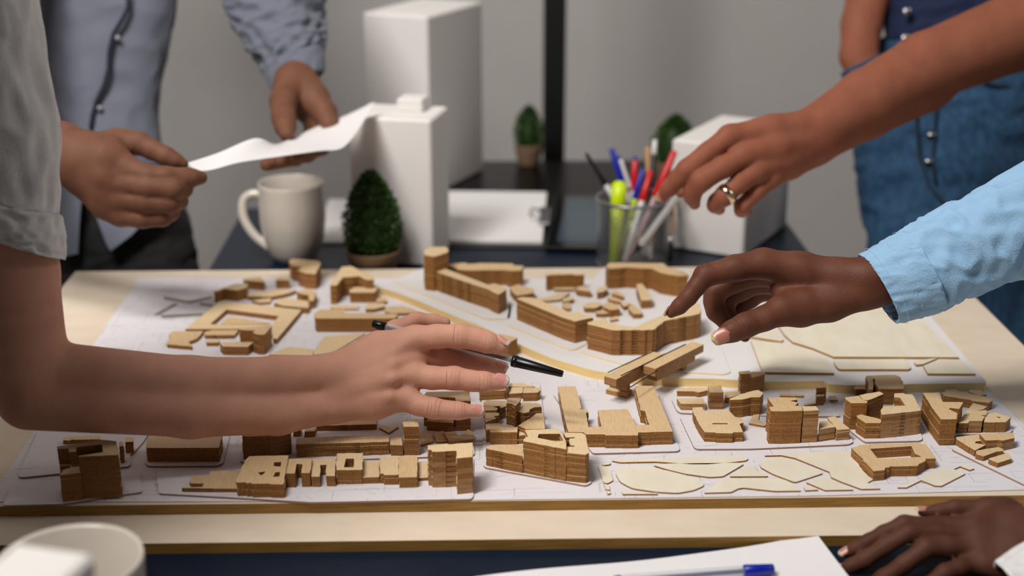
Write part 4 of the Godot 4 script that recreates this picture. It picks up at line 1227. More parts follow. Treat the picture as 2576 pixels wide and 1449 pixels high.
func desk_things() -> void:
	# mug
	var mb := on(742, 651, 0.0)
	var mh := height_over(mb, 742, 457)
	var md := (mb - EYE).dot(-cb.z)
	var mr := 84.0 * (md - 0.03) / F
	var mug := thing("mug", "beige ceramic mug with a big handle standing behind the board", "mug", mb)
	obj("body", lathe([[0.0, 0.001], [mr * 0.58, 0.0], [mr * 0.66, 0.003], [mr * 0.80, mh * 0.12], [mr * 0.92, mh * 0.3], [mr * 0.99, mh * 0.52], [mr, mh * 0.75], [mr * 0.985, mh * 0.96], [mr * 0.99, mh * 0.99], [mr * 0.965, mh], [mr * 0.93, mh * 0.985], [mr * 0.94, mh * 0.75], [mr * 0.92, mh * 0.5], [mr * 0.84, mh * 0.28], [mr * 0.68, mh * 0.1], [mr * 0.3, 0.005], [0.0, 0.005]], 56), M.ceramic, mug)
	var hp := []
	for q in [[672, 498], [640, 487], [615, 500], [610, 530], [618, 560], [640, 592], [668, 616], [696, 632]]:
		hp.append(at(q[0], q[1], md - 0.015) - mb)
	var hs := []
	for j in hp.size() - 1:
		for s in 5:
			hs.append(cr(hp[maxi(j - 1, 0)], hp[j], hp[j + 1], hp[mini(j + 2, hp.size() - 1)], s / 5.0))
	hs.append(hp[-1])
	obj("handle", tube(hs, [0.0062], 14), M.ceramic, mug)
	# foreground cup
	var cp := on(175, 1401, 0.102)
	var cup := thing("cup", "large white cup standing on the desk before the board's front edge", "cup", Vector3(cp.x, DESK, cp.z))
	var cw := 0.0505
	obj("body", lathe([[0.0, 0.0], [cw * 0.78, 0.0], [cw * 0.86, 0.004], [cw * 0.97, 0.04], [cw, 0.098], [cw * 0.985, 0.102], [cw * 0.93, 0.0995], [cw * 0.90, 0.04], [cw * 0.7, 0.008], [0.0, 0.006]], 64), M.ceramic, cup)
	var f1 := on(41, 1362, 0.200)
	var f0 := on(240, 1390, 0.200)
	f0.y = DESK
	f1.y = DESK
	foam_box("foam_block", "white foam block standing in front of the large white cup", f0, f1, 0.09, 0.200)
	# foam towers
	var a := on(888, 659, 0.0)
	var b := on(1090, 672, 0.0)
	var h := height_over(b, 1091, 303)
	foam_box("foam_tower", "white foam tower with a small block on its roof, behind the shrub", a, b, 0.094, h, true)
	a = on(1083, 497, 0.0)
	b = on(1216, 428, 0.0)
	h = height_over(a, 1083, 42)
	foam_box("foam_tower", "tallest white foam tower at the back of the desk", a, b, 0.115, h)
	a = on(1868, 652, 0.0)
	b = on(1978, 568, 0.0)
	var e := (b - a).normalized()
	var left := a + Vector3(e.z, 0, -e.x) * 0.112
	h = height_over(left, 1697, 350)
	foam_box("foam_tower", "white foam box behind the hand that reaches for a pen", a, b, 0.112, h)
	# shrubs
	var p1 := on(940, 690, 0.0)
	shrub("dense green cone shrub in a clay pot beside the beige mug", p1, 0.038, 0.036, 0.082, 0.108, 3800, 3)
	var p2 := on(1330, 414, 0.0)
	shrub("small dark green shrub in a pot beside the black post", p2, 0.026, 0.037, 0.056, 0.070, 1800, 4, 0.005)
	var p3 := on(1694, 480, 0.0)
	shrub("bushy green shrub in a pot half hidden by the white foam box", p3, 0.034, 0.052, 0.082, 0.075, 2200, 6)
	# clipboard and loose sheet
	var cl := thing("clipboard", "clipboard with a thick pad of white paper beside the tablet", "clipboard", on(1225, 553, 0.0))
	var cy := 4.0
	cl.rotation.y = deg_to_rad(-cy)
	obj("backing", rbox(Vector3(0.205, 0.003, 0.295), 0.001, Vector3(0.002, 0.0015, 0)), M.plastic_black, cl)
	obj("paper_pad", rbox(Vector3(0.188, 0.006, 0.270), 0.0008, Vector3(-0.006, 0.0061, 0)), M.paper_white, cl)
	var clip := obj("clip", rbox(Vector3(0.016, 0.006, 0.09), 0.002, Vector3(0.088, 0.0122, 0.02)), M.steel, cl)
	obj("clip_lever", tube([Vector3(0.084, 0.013, -0.01), Vector3(0.068, 0.018, -0.004), Vector3(0.066, 0.019, 0.035), Vector3(0.084, 0.013, 0.045)], [0.0016], 8), M.steel, clip)
	var ls := obj("loose_sheets", rbox(Vector3(0.13, 0.004, 0.235), 0.0005, Vector3(0, 0.002, 0)), M.paper_white)
	ls.position = Vector3(-0.175, DESK, -2.02 - 0.06)
	tag(ls, "stack of white sheets on the desk between mug and shrub", "paper")
	# tablet
	var q0 := on(1372, 634, 0.0)
	var q1 := on(1405, 502, 0.0)
	var tb := thing("tablet", "black tablet showing a blue chart, left of the pen holder", "tablet", (q0 + q1) * 0.5)
	var te := q1 - q0
	tb.rotation.y = atan2(-te.x, -te.z)
	var tl := te.length()
	var case := obj("case", rbox(Vector3(0.165, 0.008, tl), 0.002, Vector3(0.0825, 0.004, 0)), M.glass_black, tb)
	var sg := Geo.new()
	sg.quad(Vector3(0.014, 0.0083, tl / 2 - 0.022), Vector3(0.151, 0.0083, tl / 2 - 0.022), Vector3(0.151, 0.0083, -tl / 2 + 0.014), Vector3(0.014, 0.0083, -tl / 2 + 0.014), Vector3.UP, Vector2(0, 1), Vector2(1, 1), Vector2(1, 0), Vector2(0, 0))
	obj("screen", sg.mesh(), M.screen_glow, case)
	var tlgt := AreaLight3D.new()
	tlgt.name = "screen_light"
	tlgt.area_size = Vector2(0.137, 0.2)
	tlgt.light_color = Color(0.55, 0.75, 0.85)
	tlgt.light_energy = 0.004
	tlgt.shadow_enabled = true
	tb.add_child(tlgt)
	tlgt.position = Vector3(0.08, 0.0095, 0)
	tlgt.rotation_degrees.x = 90
	# pen holder of wire mesh
	var hb := on(1590, 663, 0.0)
	var hh := height_over(hb, 1590, 498)
	var hr := 0.0505
	var ho := thing("pen_holder", "round silver wire mesh pen holder full of pens", "pen holder", hb)
	var rim := []
	for i in 41:
		var an := TAU * i / 40
		rim.append(Vector3(cos(an) * hr, hh, sin(an) * hr))
	obj("rim", tube(rim, [0.0022], 8), M.wire, ho)
	obj("base", lathe([[0.0, 0.0], [hr * 0.96, 0.0], [hr * 0.98, 0.004], [hr * 0.93, 0.004], [0.0, 0.003]], 40), M.wire, ho)
	var wg := Geo.new()
	for way in [-1.0, 1.0]:
		for i in 72:
			var a0: float = TAU * i / 72
			var turn: float = way * 0.95
			for s in 14:
				var t0 := s / 14.0
				var t1 := (s + 1) / 14.0
				var b0 := a0 + turn * t0
				var b1 := a0 + turn * t1
				var r0 := lerpf(0.965, 1.0, t0) * hr
				var r1 := lerpf(0.965, 1.0, t1) * hr
				var pa := Vector3(cos(b0) * r0, 0.003 + (hh - 0.003) * t0, sin(b0) * r0)
				var pb := Vector3(cos(b1) * r1, 0.003 + (hh - 0.003) * t1, sin(b1) * r1)
				var o := Vector3(cos(b0), 0, sin(b0))
				var sd := (pb - pa).cross(o).normalized() * 0.00042
				wg.quad(pa - sd, pa + sd, pb + sd, pb - sd, o)
				wg.quad(pa - sd - o * 0.0007, pa + sd - o * 0.0007, pb + sd - o * 0.0007, pb - sd - o * 0.0007, -o)
	obj("wire_mesh", wg.mesh(), M.wire, ho).set_meta("kind", "stuff")
	# pens in the holder: foot inside, head at its pixel
	var hd := (hb - EYE).dot(-cb.z)
	var put := func(called: String, label: String, x: float, y: float, dz: float, fx: float, fz: float, r: float, parts: Array) -> void:
		pen(called, label, hb + Vector3(fx, 0.006, fz), at(x, y, hd + dz), r, parts, "pens in the wire holder")
	put.call("ballpoint_pen", "ballpoint with black cap and white barrel leaning left out of the holder", 1474, 386, 0.0, 0.028, 0.0, 0.0042, [["barrel", 0.0, 0.70, 0.9, 1.0, M.plastic_white], ["cap", 0.70, 1.0, 1.05, 0.6, M.plastic_black]])
	put.call("ballpoint_pen", "blue capped pen standing upright behind the yellow highlighter", 1538, 374, 0.02, 0.02, -0.02, 0.0050, [["barrel", 0.0, 0.66, 0.9, 0.9, M.plastic_white], ["cap", 0.64, 1.0, 1.0, 0.8, M.plastic_blue]])
	put.call("ballpoint_pen", "white barrelled pen with pale blue end right of the blue cap", 1556, 392, 0.03, 0.03, -0.025, 0.0040, [["barrel", 0.0, 0.96, 0.9, 1.0, M.plastic_white], ["plug", 0.95, 1.0, 0.8, 0.6, M.plastic_blue]])
	put.call("highlighter", "neon yellow highlighter with a round cap in the wire holder", 1559, 456, -0.02, -0.028, 0.02, 0.0105, [["barrel", 0.0, 0.68, 0.55, 0.9, M.plastic_yellow], ["cap", 0.66, 0.97, 1.0, 1.0, M.plastic_yellow], ["cap_dome", 0.95, 1.0, 1.0, 0.55, M.plastic_yellow]])
	put.call("ballpoint_pen", "red capped pen with a blue tip in the middle of the holder", 1598, 392, 0.02, 0.0, -0.02, 0.0045, [["barrel", 0.0, 0.66, 0.8, 0.9, M.plastic_white], ["cap", 0.64, 0.95, 1.0, 0.9, M.plastic_red], ["plug", 0.94, 1.0, 0.7, 0.5, M.plastic_blue]])
	put.call("ballpoint_pen", "short dark blue capped pen leaning right in the holder", 1618, 424, 0.0, -0.02, 0.0, 0.0048, [["barrel", 0.0, 0.68, 0.8, 0.9, M.plastic_yellow], ["cap", 0.66, 1.0, 1.0, 0.7, M.plastic_blue]])
	put.call("ballpoint_pen", "short red capped pen next to the dark blue one", 1637, 430, 0.005, -0.012, 0.012, 0.0050, [["barrel", 0.0, 0.68, 0.8, 0.9, M.plastic_white], ["cap", 0.66, 1.0, 1.0, 0.8, M.plastic_red]])
	put.call("ballpoint_pen", "tall bright red capped pen leaning towards the white foam box", 1697, 380, -0.02, -0.01, 0.025, 0.0052, [["barrel", 0.0, 0.60, 0.8, 0.9, M.plastic_clear], ["refill", 0.02, 0.6, 0.35, 0.35, M.plastic_red], ["cap", 0.60, 1.0, 1.05, 0.9, M.plastic_red]])
	put.call("marker", "slim black marker with a pale end beside the brush handle", 1648, 352, 0.03, 0.02, -0.02, 0.0042, [["barrel", 0.0, 0.88, 0.9, 1.0, M.plastic_black], ["end", 0.87, 1.0, 1.0, 0.8, M.plastic_white]])
	put.call("wooden_stick", "pale wooden brush handle behind the slim black marker", 1630, 370, 0.035, 0.03, -0.03, 0.0046, [["handle", 0.0, 1.0, 0.6, 1.0, M.wood_handle]])
	pen("paintbrush", "paintbrush with black bristles leaning on the holder's right side", on(1682, 656, 0.004), at(1694, 478, hd + 0.03), 0.0045, [["bristles", 0.0, 0.24, 1.3, 1.1, M.bristle], ["ferrule", 0.23, 0.36, 1.0, 0.9, M.steel], ["handle", 0.35, 1.0, 0.95, 0.6, M.wood_handle]])
	# pen in the reaching hand
	pen("ballpoint_pen", "clear ballpoint with a black point held over the wire holder", at(1588, 648, 1.80), at(1738, 446, 1.672), 0.0046, [["point", 0.0, 0.17, 0.35, 0.95, M.plastic_black], ["barrel", 0.165, 1.0, 1.0, 1.0, M.plastic_clear], ["refill", 0.16, 0.95, 0.4, 0.4, M.plastic_white]])
	# pen in the pale hand
	pen("ballpoint_pen", "clear ballpoint with a black cap between the pale hand's fingers", at(1416, 941, 1.335), at(938, 814, 1.372), 0.0044, [["cap", 0.0, 0.245, 0.75, 1.25, M.plastic_black], ["cap_lip", 0.235, 0.262, 1.32, 1.3, M.plastic_black], ["barrel", 0.255, 0.93, 1.0, 1.0, M.plastic_clear], ["refill", 0.25, 0.92, 0.42, 0.42, M.ink_black], ["end_plug", 0.93, 1.0, 1.02, 0.95, M.plastic_black]])
	# loose sheet and blue pen in the foreground
	var rows := []
	var s0 := on(2050, 1366, 0.0)
	var along := (on(1245, 1450, 0.0) - s0)
	along.y = 0
	along = along.normalized()
	var toward := Vector3(-along.z, 0, along.x)
	if toward.z < 0:
		toward = -toward
	for side in 2:
		var part := []
		for j in 13:
			var row := []
			for i in 19:
				var u := i / 18.0
				var v := j / 12.0
				var lift := 0.0007 + 0.009 * pow(maxf(0.0, 1.0 - u * 3.4), 2.0) * pow(1.0 - v * 0.7, 2.0) + 0.002 * sin(u * 5.0 + 0.5) * sin(u * 5.0 + 0.5) * (1.0 - v)
				row.append(along * (0.297 * u) + toward * (0.21 * v) + Vector3.UP * (lift - 0.0003 * side))
			part.append(row)
		if side == 1:
			part.reverse()
		rows.append_array(part)
	var sh := obj("printed_sheet", grid_mesh(rows, false), M.paper_sheet)
	sh.position = s0
	tag(sh, "white printed sheet with a lifted corner on the desk under a blue pen", "paper")
	pen("ballpoint_pen", "clear ballpoint with a blue cap lying on the printed sheet", on(1946, 1431, 0.0085), on(1545, 1462, 0.0085), 0.0047, [["cap", 0.0, 0.19, 0.9, 1.15, M.plastic_blue], ["barrel", 0.18, 0.96, 1.0, 1.0, M.plastic_clear], ["refill", 0.12, 0.9, 0.42, 0.42, M.ink_blue], ["end_plug", 0.96, 1.0, 1.0, 0.9, M.plastic_blue]])
	held_paper()

func held_paper() -> void:      # bent sheet between two hands: a flap towards the viewer, a lit part behind
	var near := [[446, 426, 1.622], [520, 429, 1.636], [600, 409, 1.657], [700, 394, 1.689], [800, 380, 1.722], [862, 371, 1.748], [906, 318, 1.821], [942, 257, 1.894]]
	var away := [[448, 417, 1.623], [545, 386, 1.659], [640, 348, 1.694], [690, 362, 1.721], [730, 350, 1.784], [790, 322, 1.837], [870, 290, 1.87], [944, 255, 1.896]]
	var rows := []
	for side in 2:
		var part := []
		for j in 5:
			var row := []
			var t := j / 4.0
			for k in 7:
				for e in 6 + (1 if k == 6 else 0):
					var u := e / 6.0
					var pn := []
					for c in [near, away]:
						var q := []
						for b in [maxi(k - 1, 0), k, k + 1, mini(k + 2, 7)]:
							q.append(at(c[b][0], c[b][1], c[b][2]))
						pn.append(cr(q[0], q[1], q[2], q[3], u))
					row.append((pn[0] as Vector3).lerp(pn[1], t) - cb.z * 0.0004 * side)
			part.append(row)
		if side == 1:
			part.reverse()
		rows.append_array(part)
	var o := obj("held_sheet", grid_mesh(rows, false), M.paper_white)
	tag(o, "bent white sheet held between the two hands of the person in grey", "paper")
# ---------------------------------------------------------------- people
const ZH1 := [800.0, 720.0, 3.623]
const ZH4 := [1600.0, 560.0, 3.22]
const ZH3 := [1600.0, 200.0, 3.813]
const ZH2 := [120.0, 260.0, 4.025]
const ZH2B := [420.0, 100.0, 4.026]
const ZH5 := [2040.0, 1220.0, 4.806]

func chain(z: Array, pts: Array) -> Array:
	return bones_px(zoomed(z, pts))

func flesh(parent: Node3D, sets: Array, m, called := "body") -> MeshInstance3D:      # all soft parts of one body in one mesh
	var st := SurfaceTool.new()
	st.begin(Mesh.PRIMITIVE_TRIANGLES)
	st.set_smooth_group(0)
	var base := 0
	for s in sets:
		base = soft(st, base, s[0], s[1], s[2], s[3] if s.size() > 3 else 0.003, s[4] if s.size() > 4 else 0.0015)
	st.generate_normals()
	return obj(called, st.commit(), m, parent)

func head(parent: Node3D, c: Vector3, face: Vector3, m, hair: Color) -> void:
	face.y = 0
	face = face.normalized()
	var side := face.cross(Vector3.UP)
	var b := [
		[c + Vector3(0, 0.035, 0) - face * 0.02, c + Vector3(0, 0.035, 0) + face * 0.02, 0.078, 0.072],
		[c + face * 0.035, c + face * 0.05 + Vector3(0, -0.075, 0), 0.060, 0.034],
		[c + face * 0.092 + Vector3(0, 0.0, 0), c + face * 0.106 + Vector3(0, -0.026, 0), 0.007, 0.011],
		[c + face * 0.082 + Vector3(0, -0.052, 0) - side * 0.018, c + face * 0.082 + Vector3(0, -0.052, 0) + side * 0.018, 0.007, 0.007],
		[c + side * 0.080, c + side * 0.084 + Vector3(0, -0.03, 0), 0.014, 0.009],
		[c - side * 0.080, c - side * 0.084 + Vector3(0, -0.03, 0), 0.014, 0.009],
		[c - face * 0.015 + Vector3(0, -0.04, 0), c - face * 0.03 + Vector3(0, -0.20, 0), 0.050, 0.056],
	]
	flesh(parent, [[b, [], 0.006, 0.004]], m, "head")
	for s: float in [-1.0, 1.0]:
		obj("eye", lathe([[0.0, 0.010], [0.007, 0.007], [0.010, 0.0], [0.007, -0.007], [0.0, -0.010]], 14, c + face * 0.086 + side * 0.031 * s + Vector3(0, 0.006, 0)), M.plastic_white, parent)
	var rows := []
	for j in 9:
		var row := []
		var ph := lerpf(-0.35, PI / 2, j / 8.0)
		for i in 28:
			var a := TAU * i / 28
			var d := face * cos(a) + side * sin(a)
			var low := 0.0 if cos(a) < 0.45 else 0.5 * (cos(a) - 0.45)
			var p2 := maxf(ph, low * 1.6)
			row.append(c + Vector3(0, 0.04, 0) - face * 0.006 + d * cos(p2) * 0.098 + Vector3.UP * sin(p2) * 0.092)
		rows.append(row)
	var hm := mat("hair_%d" % int(hair.r * 255), hair, 0.6)
	obj("hair", grid_mesh(rows, true, false, true), hm, parent)

func creases(parent: Node3D, z: Array, three: Array, up: Vector3, n: int, m) -> void:      # skin folds across a joint: before, joint, after
	var q := zoomed(z, three)
	var a := at(q[0][0], q[0][1], q[0][2])
	var b := at(q[1][0], q[1][1], q[1][2])
	var c := at(q[2][0], q[2][1], q[2][2])
	var rb: float = q[1][3] * q[1][2] / F
	var dir := (c - a).normalized()
	up = (up - dir * up.dot(dir)).normalized()
	var side := dir.cross(up)
	var r := RandomNumberGenerator.new()
	r.seed = int(q[1][0])
	for k in n:
		var t := (k - (n - 1) * 0.5) * rb * 0.34 * r.randf_range(0.8, 1.2)
		var half := deg_to_rad(r.randf_range(28, 58))
		var o := deg_to_rad(r.randf_range(-16, 16))
		var near := a if t < 0.0 else c
		var rad := lerpf(rb, (q[0][3] if t < 0.0 else q[2][3]) * q[1][2] / F, absf(t) / maxf(0.001, near.distance_to(b)))
		var mid := b + (near - b).normalized() * absf(t)
		var path := []
		var rr := []
		for e in 9:
			var w := (e / 8.0 - 0.5) * 2.0
			var g := w * half + o
			path.append(mid + (up * cos(g) + side * sin(g)) * (rad + 0.00098 - 0.00015 * absf(t) / rb) + dir * (w * w * 0.0006 * signf(t + 0.0001)))
			rr.append(0.00026 * (1.0 - w * w * 0.8) + 0.00004)
		obj("skin_fold", tube(path, rr, 5), m, parent)

func person_white() -> void:      # bare forearm over the model, black pen between the fingers
	var o := thing("person", "person in a white rolled-sleeve shirt holding a black pen over the model", "person")
	var palm := []
	palm += bones_px([[75, 935, 1.25, 82], [480, 960, 1.285, 62], [700, 948, 1.31, 50], [841, 936, 1.33, 45]])
	palm += bones_px([[75, 1000, 1.25, 82], [480, 1030, 1.285, 70], [700, 1037, 1.31, 55], [841, 1020, 1.33, 44]])
	palm += bones_px([[60, 930, 1.25, 110], [30, 680, 1.232, 112], [24, 570, 1.222, 98], [-20, 300, 1.205, 92], [-95, -180, 1.19, 100]])
	# back of the hand
	palm += chain(ZH1, [[150, 745, 1.335, 36], [560, 560, 1.345, 38], [890, 478, 1.345, 32]])
	palm += chain(ZH1, [[150, 860, 1.330, 38], [560, 700, 1.338, 38], [870, 650, 1.348, 33]])
	palm += chain(ZH1, [[150, 980, 1.328, 38], [560, 850, 1.332, 38], [850, 805, 1.340, 32]])
	palm += chain(ZH1, [[150, 1100, 1.330, 38], [520, 1060, 1.332, 40], [800, 1015, 1.335, 31]])
	palm += chain(ZH1, [[200, 745, 1.345, 34], [470, 580, 1.365, 32], [700, 410, 1.385, 22]])
	# tendons and the outer wrist bone
	palm += chain(ZH1, [[430, 760, 1.3312, 5], [680, 600, 1.3325, 6], [880, 482, 1.3365, 6]])
	palm += chain(ZH1, [[430, 840, 1.3240, 5], [680, 715, 1.3258, 6], [860, 655, 1.3385, 7]])
	palm += chain(ZH1, [[430, 920, 1.3195, 5], [680, 845, 1.3200, 6], [845, 808, 1.3308, 7]])
	palm += chain(ZH1, [[470, 1010, 1.3190, 4], [650, 1010, 1.3190, 5], [790, 1014, 1.3265, 6]])
	palm += bones_px([[826, 1028, 1.318, 12], [838, 1030, 1.318, 11]])
	var fingers := [
		chain(ZH1, [[880, 476, 1.345, 31], [1080, 458, 1.340, 29.5], [1310, 452, 1.336, 30], [1440, 480, 1.336, 27], [1545, 512, 1.337, 26], [1660, 552, 1.340, 19]]),
		chain(ZH1, [[860, 655, 1.350, 32], [1100, 640, 1.362, 27], [1330, 655, 1.366, 27], [1440, 690, 1.366, 24], [1540, 722, 1.366, 23], [1665, 755, 1.366, 17]]),
		chain(ZH1, [[840, 810, 1.340, 31], [1040, 835, 1.336, 28.5], [1245, 838, 1.333, 29], [1390, 862, 1.332, 25.5], [1515, 872, 1.333, 25], [1670, 876, 1.335, 19]]),
		chain(ZH1, [[790, 1020, 1.335, 30], [920, 1085, 1.331, 26], [1060, 1115, 1.329, 26], [1180, 1128, 1.328, 22], [1285, 1135, 1.328, 21.5], [1475, 1142, 1.330, 15]]),
		chain(ZH1, [[480, 570, 1.365, 30], [700, 395, 1.385, 22], [900, 302, 1.395, 18.5], [1060, 318, 1.400, 17], [1160, 330, 1.402, 14]]),
	]
	var body := flesh(o, [[palm, fingers, 0.0022, 0.0028]], M.skin_fair)
	for q in [[[1080, 458, 1.340, 29.5], [1310, 452, 1.336, 30], [1440, 480, 1.336, 27]], [[1440, 480, 1.336, 27], [1545, 512, 1.337, 26], [1660, 552, 1.340, 19]], [[1040, 835, 1.336, 28.5], [1245, 838, 1.333, 29], [1390, 862, 1.332, 25.5]], [[1390, 862, 1.332, 25.5], [1515, 872, 1.333, 25], [1670, 876, 1.335, 19]], [[920, 1085, 1.331, 26], [1060, 1115, 1.329, 26], [1180, 1128, 1.328, 22]], [[1180, 1128, 1.328, 22], [1285, 1135, 1.328, 21.5], [1475, 1142, 1.330, 15]]]:
		creases(body, ZH1, q, cb.z + cb.y * 0.3, 4, M.skin_fair)
	var fw := -cb.z
	for n in [[1655, 552, 1.340, 18, 0.62, 0.2], [1660, 752, 1.366, 16, 0.1, 0.5], [1655, 874, 1.335, 19, 0.0, 0.9], [1445, 1141, 1.330, 15.5, 0.0, 0.9]]:
		var z := ZH1
		var tip := at(z[0] + n[0] / z[2], z[1] + n[1] / z[2], n[2])
		var r: float = n[3] * n[2] / F
		nail(body, tip + cb.x * r * 0.9, cb.x - cb.y * (0.25 + n[4] * 0.3), -fw * n[5] * 1.2 + cb.y * 0.35 + cb.x * n[4], r * 0.82, r * 2.1, r * 0.94, Color(0.86, 0.60, 0.56), Color(0.90, 0.84, 0.76))
	head(o, Vector3(-0.42, 1.60, -1.04), Vector3(1, 0, -0.5), M.skin_fair, Color(0.20, 0.12, 0.07))
	# sleeve and rolled cuff
	var rings := [ring_px(38, 600, 1.222, 118, 0.95, 17), ring_px(36, 560, 1.22, 116, 0.95, 14), ring_px(30, 510, 1.218, 112, 0.95, 8), ring_px(18, 410, 1.21, 128, 0.95, 5), ring_px(4, 270, 1.205, 136, 0.95, 5), ring_px(-22, 120, 1.20, 134, 0.95, 8), ring_px(-45, 0, 1.195, 140, 0.95, 10), ring_px(-95, -200, 1.19, 165, 0.95, 16)]
	obj("sleeve", loft(rings, 14, 72, 0.0045, Vector2(1.1, 3.2), 12), M.cloth_white, o)
	var cuff := [ring_px(40, 596, 1.222, 112, 0.95, 17), ring_px(42, 616, 1.222, 117, 0.95, 18), ring_px(40, 606, 1.222, 122, 0.96, 17), ring_px(38, 572, 1.22, 124, 0.97, 15), ring_px(34, 530, 1.218, 120, 0.97, 11), ring_px(33, 520, 1.218, 114, 0.95, 10)]
	obj("cuff", loft(cuff, 8, 72, 0.004, Vector2(2.2, 3.0), 5), M.cloth_white, o)
	# shirt and trousers of the person standing at the board's left
	var sh := at(-95, -200, 1.19)
	obj("shirt", loft([ring_w(Vector3(-0.76, 0.86, -0.95), 0.18, 0.13, 70), ring_w(Vector3(-0.72, 1.05, -0.96), 0.17, 0.125, 70), ring_w(Vector3(-0.57, 1.25, -1.0), 0.21, 0.14, 70), ring_w(Vector3(-0.465, 1.37, -1.02), 0.21, 0.135, 70), ring_w(Vector3(-0.43, 1.45, -1.03), 0.07, 0.065, 70)], 8, 48, 0.006, Vector2(1.5, 4), 8, true, true), M.cloth_white, o)
	for s: float in [-1.0, 1.0]:
		var c := Vector3(-0.78, 0, -0.95) + Vector3(0.03, 0, -0.085) * s
		obj("trouser_leg", loft([ring_w(c + Vector3(0, 0.06, 0), 0.055, 0.06), ring_w(c + Vector3(0, 0.45, 0), 0.065, 0.07), ring_w(c + Vector3(0, 0.78, 0), 0.085, 0.085), ring_w(c + Vector3(0, 0.93, 0), 0.10, 0.09)], 6, 32, 0.003, Vector2(1.5, 4), 9, true, true), M.cloth_black, o)
		obj("shoe", loft([ring_w(c + Vector3(0.03, 0.001, 0), 0.12, 0.045), ring_w(c + Vector3(0.03, 0.04, 0), 0.11, 0.042), ring_w(c + Vector3(0.0, 0.08, 0), 0.055, 0.04)], 6, 32, 0.0, Vector2(1, 1), 1, true, true), M.cloth_black, o)

